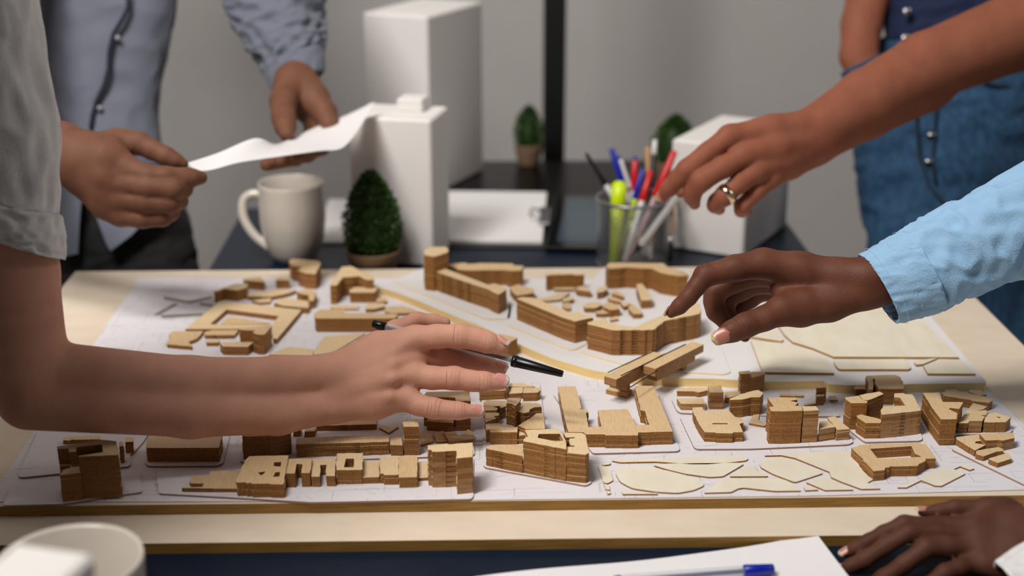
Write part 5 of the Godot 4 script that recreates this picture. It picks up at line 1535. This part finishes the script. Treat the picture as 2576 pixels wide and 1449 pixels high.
func person_sky() -> void:      # pale blue sleeve, hand reaching down to the bent block
	var o := thing("person", "person in a pale blue shirt reaching finger and thumb over the model", "person")
	var palm := []
	palm += chain(ZH4, [[2500, 300, 1.352, 34], [1950, 430, 1.36, 42], [1850, 440, 1.361, 45], [1640, 430, 1.367, 42], [1330, 380, 1.373, 42], [1030, 330, 1.373, 37]])
	palm += chain(ZH4, [[2500, 380, 1.357, 34], [1950, 530, 1.365, 42], [1880, 530, 1.365, 45], [1640, 520, 1.373, 42], [1300, 450, 1.387, 38], [1020, 400, 1.395, 33]])
	palm += chain(ZH4, [[1850, 530, 1.367, 40], [1600, 560, 1.383, 42], [1300, 520, 1.405, 34], [1010, 470, 1.417, 29]])
	palm += chain(ZH4, [[1800, 570, 1.373, 38], [1600, 640, 1.395, 38], [1300, 580, 1.423, 31], [1040, 540, 1.435, 26]])
	palm += chain(ZH4, [[1800, 590, 1.36, 38], [1560, 640, 1.367, 48], [1330, 690, 1.363, 44], [1180, 705, 1.357, 36]])
	palm += chain(ZH4, [[1180, 560, 1.379, 26], [1260, 640, 1.373, 34]])
	var fingers := [
		chain(ZH4, [[1030, 330, 1.373, 37], [800, 370, 1.367, 33], [560, 428, 1.363, 28], [490, 520, 1.361, 22], [425, 605, 1.361, 21], [350, 680, 1.363, 19], [285, 730, 1.365, 13.5]]),
		chain(ZH4, [[1020, 400, 1.395, 32], [800, 470, 1.403, 29], [640, 560, 1.407, 27], [628, 640, 1.407, 24], [650, 720, 1.407, 24], [720, 815, 1.405, 18]]),
		chain(ZH4, [[1010, 470, 1.417, 28], [860, 540, 1.427, 27], [720, 620, 1.431, 25], [730, 740, 1.431, 22], [800, 850, 1.427, 17]]),
		chain(ZH4, [[1040, 540, 1.435, 25], [920, 620, 1.447, 23], [820, 700, 1.45, 21], [830, 830, 1.45, 18], [882, 925, 1.447, 14]]),
		chain(ZH4, [[1330, 690, 1.363, 43], [1180, 715, 1.355, 36], [1040, 775, 1.349, 31], [885, 832, 1.345, 31], [780, 880, 1.342, 27], [685, 925, 1.341, 20]]),
	]
	var body := flesh(o, [[palm, fingers, 0.0022, 0.0030]], M.skin_deep)
	creases(body, ZH4, [[1040, 775, 1.349, 31], [885, 832, 1.345, 31], [780, 880, 1.342, 27]], cb.z - cb.x * 0.2 + cb.y * 0.25, 6, M.skin_deep)
	creases(body, ZH4, [[800, 370, 1.367, 33], [560, 428, 1.363, 28], [490, 520, 1.361, 22]], cb.y - cb.x * 0.6 + cb.z * 0.5, 5, M.skin_deep)
	# thumb nail looks at the viewer
	var tt := at(ZH4[0] + 668 / ZH4[2], ZH4[1] + 929 / ZH4[2], 1.341)
	var td := (at(ZH4[0] + 605 / ZH4[2], ZH4[1] + 962 / ZH4[2], 1.341) - at(ZH4[0] + 880 / ZH4[2], ZH4[1] + 832 / ZH4[2], 1.343))
	var tr := 21.0 * 1.341 / F
	nail(body, tt + td.normalized() * tr * 0.62, td, cb.z * 1.0 - cb.x * 0.30 - cb.y * 0.10, tr * 0.92, tr * 2.35, tr * 1.0, Color(0.72, 0.47, 0.40), Color(0.80, 0.68, 0.50))
	var it := at(ZH4[0] + 285 / ZH4[2], ZH4[1] + 730 / ZH4[2], 1.365)
	nail(body, it - cb.y * 0.004 - cb.x * 0.003, -cb.x - cb.y * 1.1, -cb.x + cb.y * 0.6 - cb.z * 0.25, 0.0052, 0.010, 0.0052, Color(0.60, 0.38, 0.30), Color(0.78, 0.66, 0.5))
	# sleeve: cuff band with stitches, then the folded sleeve
	var rings := [ring_px(2262, 706, 1.363, 104, 0.85, 62), ring_px(2320, 680, 1.357, 112, 0.88, 62), ring_px(2395, 640, 1.352, 118, 0.9, 62), ring_px(2480, 602, 1.345, 122, 0.9, 64), ring_px(2580, 560, 1.34, 132, 0.75, 66), ring_px(2700, 505, 1.335, 142, 0.78, 66), ring_px(2900, 420, 1.325, 150, 0.8, 66), ring_px(3200, 290, 1.305, 175, 0.85, 66)]
	obj("sleeve", loft(rings, 16, 96, 0.0045, Vector2(1.0, 6.0), 44), M.cloth_sky, o)
	var cuff := [ring_px(2290, 694, 1.36, 98, 0.80, 62), ring_px(2222, 722, 1.366, 93, 0.78, 61), ring_px(2211, 727, 1.367, 96, 0.80, 61), ring_px(2216, 725, 1.366, 100, 0.82, 61), ring_px(2268, 704, 1.362, 107, 0.86, 62), ring_px(2316, 683, 1.357, 113, 0.90, 62), ring_px(2322, 680, 1.357, 110, 0.88, 62)]
	var band := obj("cuff", loft(cuff, 8, 96, 0.0022, Vector2(4.0, 3.0), 41), M.cloth_sky, o)
	for q: float in [0.14, 0.90]:
		var base: Array = ring_px(lerpf(2216, 2316, q), lerpf(725, 683, q), 1.361, lerpf(100, 113, q) + 1.5, lerpf(0.82, 0.90, q), 62)
		var g := Geo.new()
		for i in 90:
			var a := TAU * i / 90
			var b := TAU * (i + 0.55) / 90
			var pa: Vector3 = base[0] + base[1] * cos(a) + base[2] * sin(a)
			var pb: Vector3 = base[0] + base[1] * cos(b) + base[2] * sin(b)
			var ou: Vector3 = (pa - base[0]).normalized()
			box_geo(g, Vector3(0.0003, 0.0003, pa.distance_to(pb)), 0.0, Transform3D(Basis.looking_at(pb - pa, ou), (pa + pb) * 0.5 + ou * 0.0012))
		obj("stitching", g.mesh(), M.thread, band).set_meta("kind", "stuff")
	var sp := at(3200, 290, 1.305)
	head(o, sp + Vector3(0.16, 0.30, 0.02), Vector3(-1, 0, -0.2), M.skin_deep, Color(0.045, 0.03, 0.025))
	obj("shirt", loft([ring_w(sp + Vector3(0.20, -0.45, 0.10), 0.14, 0.18), ring_w(sp + Vector3(0.19, -0.2, 0.08), 0.14, 0.18), ring_w(sp + Vector3(0.15, 0.05, 0.02), 0.15, 0.2), ring_w(sp + Vector3(0.16, 0.16, 0.02), 0.06, 0.07)], 8, 40, 0.006, Vector2(1.5, 4), 8, true, true), M.cloth_sky, o)
	for s: float in [-1.0, 1.0]:
		var c := Vector3(sp.x + 0.20, 0, sp.z + 0.10 + 0.09 * s)
		var top := sp.y - 0.40
		obj("trouser_leg", loft([ring_w(c + Vector3(0, 0.06, 0), 0.06, 0.055), ring_w(c + Vector3(0, 0.45, 0), 0.07, 0.065), ring_w(c + Vector3(0, top, 0), 0.10, 0.09)], 6, 32, 0.003, Vector2(1.5, 4), 9, true, true), M.cloth_black, o)
		obj("shoe", loft([ring_w(c + Vector3(-0.03, 0.001, 0), 0.12, 0.045), ring_w(c + Vector3(-0.03, 0.04, 0), 0.11, 0.042), ring_w(c + Vector3(0.0, 0.08, 0), 0.055, 0.04)], 6, 32, 0.0, Vector2(1, 1), 1, true, true), M.cloth_black, o)

func person_denim() -> void:      # jeans and dark blue top, one hand in the pocket, one reaching for a pen
	var o := thing("person", "person in blue jeans and dark blue top reaching to the pen holder", "person")
	var palm := []
	palm += bones_px([[2800, -40, 1.85, 112], [2576, 72, 1.80, 100], [2330, 168, 1.75, 86], [2180, 250, 1.71, 76], [2060, 322, 1.68, 62]])
	palm += bones_px([[2330, 205, 1.76, 76], [2180, 280, 1.72, 68], [2070, 345, 1.69, 58]])
	palm += chain(ZH3, [[1780, 440, 1.68, 46], [1300, 480, 1.65, 36], [900, 545, 1.635, 29]])
	palm += chain(ZH3, [[1760, 540, 1.68, 44], [1350, 640, 1.645, 35], [1025, 735, 1.63, 29]])
	palm += chain(ZH3, [[1740, 620, 1.68, 42], [1420, 760, 1.655, 33], [1150, 880, 1.635, 27]])
	palm += chain(ZH3, [[1720, 690, 1.69, 38], [1480, 830, 1.668, 31], [1290, 950, 1.65, 26]])
	palm += chain(ZH3, [[1700, 500, 1.70, 40], [1300, 560, 1.70, 34], [1000, 700, 1.71, 26]])
	var fingers := [
		chain(ZH3, [[900, 545, 1.635, 29], [690, 700, 1.628, 26], [490, 868, 1.625, 27], [400, 955, 1.630, 22], [325, 1035, 1.638, 21.5], [245, 1125, 1.648, 15]]),
		chain(ZH3, [[1025, 735, 1.63, 29], [830, 850, 1.622, 26], [620, 975, 1.620, 27.5], [555, 1060, 1.628, 22], [540, 1120, 1.634, 20.5], [562, 1195, 1.645, 15]]),
		chain(ZH3, [[1150, 880, 1.635, 27], [1000, 990, 1.628, 24], [842, 1125, 1.625, 24], [775, 1175, 1.635, 22], [760, 1205, 1.645, 20], [800, 1245, 1.66, 15]]),
		chain(ZH3, [[1290, 950, 1.65, 26], [1150, 1080, 1.642, 22], [1020, 1215, 1.64, 20], [1010, 1255, 1.655, 17], [1060, 1262, 1.67, 14]]),
		chain(ZH3, [[1300, 560, 1.70, 34], [1000, 700, 1.71, 27], [720, 900, 1.70, 22], [560, 1010, 1.688, 20], [430, 1080, 1.678, 15]]),
	]
	# the other arm, its hand in the pocket, and the hidden trunk
	var arm := bones_px([[2290, -330, 2.12, 70], [2200, -60, 2.10, 62], [2168, 60, 2.08, 50], [2160, 140, 2.06, 46], [2190, 215, 2.05, 40]])
	var body := flesh(o, [[palm, fingers, 0.0026, 0.0030], [arm, [], 0.004]], M.skin_brown)
	for n in [[238, 1122, 1.648, 15.0]]:
		var tip := at(ZH3[0] + n[0] / ZH3[2], ZH3[1] + n[1] / ZH3[2], n[2])
		var r: float = n[3] * n[2] / F
		nail(body, tip - cb.x * r * 0.5 - cb.y * r * 0.6, -cb.x * 0.7 - cb.y, cb.z + cb.y * 0.2, r * 0.8, r * 2.0, r * 0.95, Color(0.66, 0.42, 0.36), Color(0.75, 0.6, 0.5))
	# ring
	var rc := at(ZH3[0] + 868 / ZH3[2], ZH3[1] + 1104 / ZH3[2], 1.6265)
	var rd := (at(ZH3[0] + 842 / ZH3[2], ZH3[1] + 1125 / ZH3[2], 1.625) - at(ZH3[0] + 1000 / ZH3[2], ZH3[1] + 990 / ZH3[2], 1.628)).normalized()
	var ru := rd.cross(cb.z).normalized()
	var rv := rd.cross(ru)
	var rows := []
	var rr := 25.5 * 1.626 / F
	for e in [[-0.0045, 0.0], [-0.0045, 0.0011], [0.0, 0.0017], [0.0045, 0.0011], [0.0045, 0.0]]:
		var row := []
		for i in 40:
			var a := TAU * i / 40
			row.append(rc + rd * e[0] + (ru * cos(a) + rv * sin(a)) * (rr + e[1]))
		rows.append(row)
	var ring := obj("finger_ring", grid_mesh(rows, true), M.gold_pale)
	tag(ring, "wide pale gold ring on the hand reaching for a pen", "ring")
	# jeans
	var d := 2.10
	var hips := [ring_px(2420, 1560, 2.02, 150, 0.85), ring_px(2400, 1000, 2.06, 190, 0.8), ring_px(2390, 640, 2.08, 205, 0.75), ring_px(2385, 520, d, 216, 0.7), ring_px(2385, 400, d, 232, 0.66), ring_px(2390, 280, d, 232, 0.62), ring_px(2400, 180, d, 212, 0.58), ring_px(2410, 95, d, 190, 0.55)]
	var jeans := obj("jeans", loft(hips, 12, 88, 0.006, Vector2(1.1, 8.0), 23, true, true), M.denim, o)
	var front := func(x: float, y: float) -> Vector3:      # a point just before the jeans' front
		var cx := 2388.0
		var hw := 226.0
		var u := clampf((x - cx) / hw, -0.98, 0.98)
		return at(x, y, d - hw * d / F * 0.64 * sqrt(1.0 - u * u) - 0.006)
	for path in [[[2300, 130], [2302, 250], [2304, 320], [2312, 400], [2340, 470], [2390, 530]], [[2356, 130], [2352, 260], [2350, 330], [2345, 400], [2352, 460]]]:
		var pp := []
		for q in path:
			pp.append(front.call(q[0], q[1]))
		obj("fly_seam", tube(pp, [0.0022], 8), M.denim_seam, jeans)
	var pk := []
	for q in [[2470, 190], [2478, 205], [2500, 214], [2540, 218], [2590, 216]]:
		pk.append(front.call(q[0], q[1]))
	obj("pocket_hem", tube(pk, [0.0035], 8), M.denim_seam, jeans)
	pk = []
	for q in [[2118, 190], [2150, 172], [2190, 155], [2222, 140]]:
		pk.append(at(q[0], q[1], 2.005))
	obj("pocket_hem", tube(pk, [0.004], 8), M.denim, jeans)
	for q in [[2342, 335], [2336, 402]]:
		var f: Vector3 = front.call(q[0], q[1])
		obj("jeans_button", lathe([[0.0, 0.002], [0.006, 0.0015], [0.0075, 0.0], [0.0075, -0.002]], 20, f), M.steel, jeans)
	head(o, at(2450, -680, 2.12) + Vector3(0, 0.15, 0), Vector3(-0.5, 0, 1), M.skin_brown, Color(0.05, 0.035, 0.03))
	# dark blue top with snaps
	var top := [ring_px(2440, 120, 2.09, 208, 0.58), ring_px(2430, 60, 2.09, 200, 0.58), ring_px(2430, -60, 2.09, 205, 0.6), ring_px(2440, -300, 2.10, 240, 0.6), ring_px(2450, -560, 2.12, 260, 0.55), ring_px(2450, -680, 2.12, 110, 0.5)]
	var shirt := obj("top", loft(top, 10, 72, 0.006, Vector2(1.5, 6.0), 3, true, true), M.cloth_navy, o)
	for q in [[2281, 29], [2277, 96]]:
		var f := at(q[0], q[1], 2.09 - 205 * 2.09 / F * 0.60 * 0.66 - 0.007)
		var g := tube([f, f + cb.z * 0.003, f + cb.z * 0.0045], [0.0062, 0.0060, 0.0040], 20)
		obj("snap_button", g, M.steel, shirt)
	for s: float in [-1.0, 1.0]:
		var c := at(2420, 1000, 2.06)
		c = Vector3(c.x + 0.0 + s * 0.075, 0, c.z)
		obj("shoe", loft([ring_w(c + Vector3(0, 0.001, 0.04), 0.045, 0.12), ring_w(c + Vector3(0, 0.04, 0.04), 0.042, 0.11), ring_w(c + Vector3(0, 0.08, 0), 0.04, 0.055)], 6, 32, 0.0, Vector2(1, 1), 1, true, true), M.cloth_black, o)
		obj("jeans_leg", loft([ring_w(c + Vector3(0, 0.05, 0), 0.06, 0.065), ring_w(c + Vector3(0, 0.3, 0), 0.062, 0.07), ring_w(c + Vector3(0, 0.62, 0), 0.075, 0.085)], 6, 32, 0.004, Vector2(1.5, 4), 9, true, true), M.denim, o)

func person_grey() -> void:      # grey dotted shirt, black trousers, a sheet between the hands
	var o := thing("person", "person in a grey shirt and black trousers holding a bent sheet", "person")
	var near := []
	near += chain(ZH2, [[-700, 300, 1.69, 88], [-200, 430, 1.65, 80], [120, 500, 1.625, 76], [330, 580, 1.61, 66]])
	near += chain(ZH2, [[330, 520, 1.61, 60], [600, 560, 1.6, 54], [760, 650, 1.598, 36]])
	near += chain(ZH2, [[350, 640, 1.61, 60], [600, 740, 1.6, 50], [740, 800, 1.598, 36]])
	near += chain(ZH2, [[380, 720, 1.61, 54], [600, 880, 1.605, 46], [740, 960, 1.602, 34]])
	near += chain(ZH2, [[420, 800, 1.62, 46], [600, 1000, 1.61, 42], [740, 1110, 1.61, 34]])
	near += chain(ZH2, [[400, 470, 1.62, 42], [700, 400, 1.625, 32], [900, 400, 1.625, 27]])
	var nf := [
		chain(ZH2, [[760, 655, 1.598, 36], [1000, 730, 1.592, 28], [1200, 748, 1.595, 27], [1380, 752, 1.604, 24], [1450, 752, 1.608, 23], [1545, 752, 1.616, 18]]),
		chain(ZH2, [[740, 800, 1.598, 34], [1000, 850, 1.588, 28], [1260, 872, 1.59, 27], [1370, 862, 1.61, 24], [1390, 840, 1.635, 20]]),
		chain(ZH2, [[740, 960, 1.602, 33], [980, 1000, 1.592, 27], [1230, 1010, 1.595, 26], [1330, 990, 1.62, 22], [1330, 960, 1.645, 18]]),
		chain(ZH2, [[740, 1110, 1.61, 32], [950, 1160, 1.602, 26], [1160, 1150, 1.605, 24], [1250, 1110, 1.625, 20], [1240, 1070, 1.645, 16]]),
		chain(ZH2, [[700, 400, 1.625, 32], [930, 405, 1.625, 27], [1060, 470, 1.622, 25], [1200, 535, 1.62, 23.5], [1290, 580, 1.62, 19], [1375, 612, 1.622, 13]]),
	]
	var far := []
	far += chain(ZH2B, [[1150, -600, 1.99, 72], [1270, 60, 1.95, 58], [1300, 300, 2, 54], [1290, 480, 1.89, 50]])
	far += chain(ZH2B, [[1290, 400, 1.9, 46], [1180, 620, 1.85, 32], [1170, 740, 1.82, 27]])
	far += chain(ZH2B, [[1330, 420, 1.9, 50], [1480, 600, 1.88, 40], [1600, 740, 1.86, 30]])
	far += chain(ZH2B, [[1330, 450, 1.91, 46], [1400, 650, 1.9, 40], [1500, 800, 1.89, 30]])
	var ff := [
		chain(ZH2B, [[1180, 620, 1.85, 30], [1185, 800, 1.81, 30], [1200, 880, 1.795, 27], [1215, 960, 1.78, 19]]),
		chain(ZH2B, [[1600, 740, 1.86, 30], [1660, 900, 1.85, 25], [1560, 1080, 1.825, 23], [1350, 1180, 1.78, 20]]),
		chain(ZH2B, [[1560, 780, 1.88, 30], [1580, 960, 1.86, 25], [1420, 1150, 1.835, 23], [1150, 1220, 1.77, 19]]),
		chain(ZH2B, [[1500, 800, 1.89, 28], [1480, 1000, 1.88, 24], [1300, 1190, 1.84, 22], [1010, 1265, 1.77, 17]]),
	]
	var body := flesh(o, [[near, nf, 0.0026, 0.0032], [far, ff, 0.0030, 0.0032]], M.skin_dark)
	# shirt, turned to the right of the picture
	var d := 1.99
	var rows := [ring_px(292, 640, d, 152, 0.7, 0), ring_px(280, 560, d, 156, 0.7, 0), ring_px(262, 420, d, 150, 0.66), ring_px(250, 300, d, 146, 0.62), ring_px(255, 200, d, 152, 0.6), ring_px(268, 80, d, 164, 0.6), ring_px(275, -40, d, 174, 0.6), ring_px(285, -300, d + 0.01, 205, 0.58), ring_px(290, -560, d + 0.02, 235, 0.5), ring_px(290, -680, d + 0.02, 100, 0.45)]
	rows.remove_at(0)
	rows.remove_at(0)
	var shirt := obj("shirt", loft(rows, 12, 88, 0.0032, Vector2(0.9, 5.0), 17, true, true), M.cloth_grey, o)
	var skin_at := func(x: float, y: float, cx: float, hw: float, ratio: float) -> Vector3:
		var u := clampf((x - cx) / hw, -0.98, 0.98)
		return at(x, y, d - hw * d / F * ratio * sqrt(1.0 - u * u) - 0.0065)
	var line := []
	for q in [[322, -20, 274, 172], [322, 20, 272, 169], [310, 45, 270, 166], [286, 85, 267, 163], [275, 130, 262, 158], [273, 175, 257, 154], [262, 215, 254, 150], [243, 255, 252, 148], [233, 290, 250, 147], [229, 325, 250, 147]]:
		line.append(skin_at.call(q[0], q[1], q[2], q[3], 0.6))
	obj("placket_edge", tube(line, [0.0032], 8), M.placket, shirt)
	for q in [[296, 95, 267, 163], [251, 272, 251, 148]]:
		var f: Vector3 = skin_at.call(q[0], q[1], q[2], q[3], 0.6)
		obj("shirt_button", tube([f - cb.z * 0.002, f + cb.z * 0.001, f + cb.z * 0.0022], [0.0036, 0.0036, 0.0026], 20), M.plastic_grey, shirt)
	head(o, at(290, -680, d + 0.02) + Vector3(-0.09, 0.15, -0.04), Vector3(0.7, 0, 1), M.skin_dark, Color(0.04, 0.03, 0.025))
	# hanging shirt tails
	var tail := func(called: String, pts: Array) -> void:
		var poly := PackedVector2Array()
		for q in pts:
			poly.append(Vector2(q[0], q[1]))
		var g := Geo.new()
		var idx := Geometry2D.triangulate_polygon(poly)
		for k in range(0, idx.size(), 3):
			var v := []
			for e in 3:
				var q: Vector2 = poly[idx[k + e]]
				var u := clampf((q.x - 300.0) / 200.0, -0.95, 0.95)
				v.append(at(q.x, q.y, d - 0.072 * sqrt(1.0 - u * u) - 0.012))
			g.tri(v[0], v[1], v[2], cb.z)
			var b := -cb.z * 0.0012
			g.tri(v[0] + b, v[1] + b, v[2] + b, -cb.z)
		obj(called, g.mesh(), M.cloth_grey, shirt)
	tail.call("shirt_tail", [[120, 420], [200, 430], [205, 500], [200, 560], [196, 638], [160, 645], [120, 640]])
	tail.call("shirt_tail", [[225, 500], [420, 470], [380, 540], [330, 592], [290, 622], [278, 632], [268, 615], [240, 540]])
	obj("trousers", loft([ring_px(330, 1000, 2.0, 150, 0.7), ring_px(326, 760, 2.0, 172, 0.7), ring_px(322, 680, 2.0, 176, 0.7), ring_px(312, 600, 2.0, 174, 0.66), ring_px(300, 520, 2.0, 165, 0.62), ring_px(285, 430, 2.0, 150, 0.60)], 10, 64, 0.004, Vector2(1.4, 6.0), 6, true, true), M.cloth_black, o)
	for s: float in [-1.0, 1.0]:
		var c := at(330, 1000, 2.0)
		c = Vector3(c.x + s * 0.055, 0, c.z)
		obj("trouser_leg", loft([ring_w(c + Vector3(0, 0.05, 0), 0.055, 0.06), ring_w(c + Vector3(0, 0.4, 0), 0.06, 0.065), ring_w(c + Vector3(0, 0.66, 0), 0.07, 0.075)], 6, 32, 0.004, Vector2(1.5, 4), 9, true, true), M.cloth_black, o)
		obj("shoe", loft([ring_w(c + Vector3(0, 0.001, 0.04), 0.045, 0.12), ring_w(c + Vector3(0, 0.04, 0.04), 0.042, 0.11), ring_w(c + Vector3(0, 0.08, 0), 0.04, 0.055)], 6, 32, 0.0, Vector2(1, 1), 1, true, true), M.cloth_black, o)
	# far sleeve with cuff
	obj("sleeve", loft([ring_px(744, 176, 1.925, 72, 0.8, -22), ring_px(735, 140, 1.93, 84, 0.85, -20), ring_px(716, 92, 1.945, 104, 0.85, -12), ring_px(696, 30, 1.96, 120, 0.85, -8), ring_px(686, -60, 1.98, 132, 0.85, -8), ring_px(600, -300, 2.04, 125, 0.85, 25), ring_px(470, -430, 2.03, 130, 0.85, 55)], 14, 72, 0.008, Vector2(1.2, 6.0), 29), M.cloth_grey, o)
	obj("cuff", loft([ring_px(740, 165, 1.925, 66, 0.8, -24), ring_px(752, 206, 1.915, 64, 0.8, -26), ring_px(753, 210, 1.915, 68, 0.82, -26), ring_px(750, 200, 1.915, 74, 0.84, -26), ring_px(738, 150, 1.926, 82, 0.86, -22), ring_px(736, 144, 1.928, 78, 0.84, -22)], 8, 64, 0.002, Vector2(2, 3), 7), M.cloth_grey, o)
	obj("sleeve", loft([ring_px(60, 372, 1.645, 100, 0.8, 75), ring_px(0, 350, 1.66, 108, 0.8, 75), ring_px(-80, 300, 1.69, 118, 0.8, 70), ring_px(-100, 100, 1.76, 125, 0.8, 20), ring_px(20, -300, 1.96, 140, 0.8, 0)], 10, 56, 0.008, Vector2(1.5, 8), 31), M.cloth_grey, o)

func person_front() -> void:      # hand resting on the board's front edge
	var o := thing("person", "person in a white cuff resting a dark hand on the board's front edge", "person")
	var palm := []
	palm += chain(ZH5, [[3300, 700, 1.13, 70], [2700, 620, 1.15, 66], [2350, 480, 1.165, 48], [1950, 520, 1.178, 30]])
	palm += chain(ZH5, [[2700, 700, 1.15, 62], [2350, 640, 1.160, 46], [1900, 640, 1.172, 30]])
	palm += chain(ZH5, [[2700, 800, 1.148, 58], [2350, 800, 1.152, 42], [1950, 790, 1.165, 29]])
	palm += chain(ZH5, [[2700, 880, 1.145, 52], [2350, 960, 1.146, 38], [2000, 960, 1.156, 27]])
	palm += chain(ZH5, [[2700, 540, 1.165, 44], [2350, 320, 1.180, 30], [2150, 290, 1.184, 25]])
	var fingers := [
		chain(ZH5, [[1950, 520, 1.178, 29], [1500, 490, 1.178, 22], [1130, 465, 1.176, 20.5], [880, 580, 1.178, 18.5], [690, 690, 1.181, 19], [540, 765, 1.184, 17], [420, 825, 1.186, 12]]),
		chain(ZH5, [[1900, 640, 1.172, 29], [1520, 590, 1.168, 23], [1180, 575, 1.164, 22], [900, 740, 1.166, 21], [650, 905, 1.170, 21], [480, 985, 1.174, 18], [345, 1045, 1.177, 13]]),
		chain(ZH5, [[1950, 790, 1.165, 28], [1650, 760, 1.158, 24], [1390, 765, 1.154, 24], [1130, 960, 1.154, 22], [880, 1130, 1.158, 22], [620, 1290, 1.162, 14]]),
		chain(ZH5, [[2000, 960, 1.156, 26], [1800, 1000, 1.148, 22], [1620, 1060, 1.145, 21], [1400, 1230, 1.147, 19], [1150, 1400, 1.15, 13]]),
		chain(ZH5, [[2350, 320, 1.180, 30], [2120, 282, 1.184, 24], [1900, 290, 1.186, 21], [1750, 282, 1.187, 21.5], [1560, 312, 1.188, 17], [1340, 328, 1.189, 11.5]]),
	]
	var body := flesh(o, [[palm, fingers, 0.0022, 0.0028]], M.skin_deepest)
	for n in [[415, 828, 1.186, 12.5, -0.9, -0.5], [340, 1046, 1.177, 13.5, -0.9, -0.45], [1320, 318, 1.189, 11.0, -1.0, 0.08]]:
		var tip := at(ZH5[0] + n[0] / ZH5[2], ZH5[1] + n[1] / ZH5[2], n[2])
		var r: float = n[3] * n[2] / F
		nail(body, tip + (cb.x * n[4] + cb.y * n[5]) * r * 0.9, cb.x * n[4] + cb.y * n[5], cb.y * 0.9 + cb.z * 0.45, r * 0.95, r * 2.6, r * 1.0, Color(0.74, 0.52, 0.45), Color(0.82, 0.74, 0.60))
	obj("cuff", loft([ring_px(2560, 1470, 1.12, 62, 1.0, 60), ring_px(2545, 1482, 1.12, 72, 1.0, 60), ring_px(2560, 1475, 1.12, 78, 1.0, 60), ring_px(2640, 1440, 1.115, 92, 1.0, 60), ring_px(2800, 1370, 1.11, 100, 1.0, 60), ring_px(3300, 1250, 1.10, 120, 1.0, 60)], 8, 56, 0.003, Vector2(1.5, 5), 3), M.cloth_white, o)
	var sp := at(3300, 1250, 1.10)
	head(o, Vector3(sp.x + 0.18, 1.47, sp.z + 0.16), Vector3(-0.6, 0, -1), M.skin_deepest, Color(0.055, 0.03, 0.025))
	obj("shirt", loft([ring_w(Vector3(sp.x + 0.22, 0.72, sp.z + 0.18), 0.17, 0.13), ring_w(Vector3(sp.x + 0.20, 1.0, sp.z + 0.18), 0.17, 0.13), ring_w(Vector3(sp.x + 0.18, 1.2, sp.z + 0.17), 0.2, 0.13), ring_w(Vector3(sp.x + 0.18, 1.33, sp.z + 0.17), 0.07, 0.06)], 8, 40, 0.006, Vector2(1.5, 4), 8, true, true), M.cloth_white, o)
	obj("sleeve", loft([ring_px(3250, 1255, 1.10, 118, 1.0, 60), ring_w(sp + Vector3(0.06, 0.08, 0.06), 0.06, 0.06), ring_w(Vector3(sp.x + 0.10, 1.2, sp.z + 0.17), 0.07, 0.08)], 8, 40, 0.004, Vector2(1.5, 4), 8), M.cloth_white, o)
	for s: float in [-1.0, 1.0]:
		var c := Vector3(sp.x + 0.22 + s * 0.085, 0, sp.z + 0.18)
		obj("trouser_leg", loft([ring_w(c + Vector3(0, 0.06, 0), 0.06, 0.055), ring_w(c + Vector3(0, 0.45, 0), 0.07, 0.065), ring_w(c + Vector3(0, 0.8, 0), 0.095, 0.1)], 6, 32, 0.003, Vector2(1.5, 4), 9, true, true), M.cloth_black, o)
		obj("shoe", loft([ring_w(c + Vector3(0, 0.001, -0.04), 0.045, 0.12), ring_w(c + Vector3(0, 0.04, -0.04), 0.042, 0.11), ring_w(c + Vector3(0, 0.08, 0), 0.04, 0.055)], 6, 32, 0.0, Vector2(1, 1), 1, true, true), M.cloth_black, o)
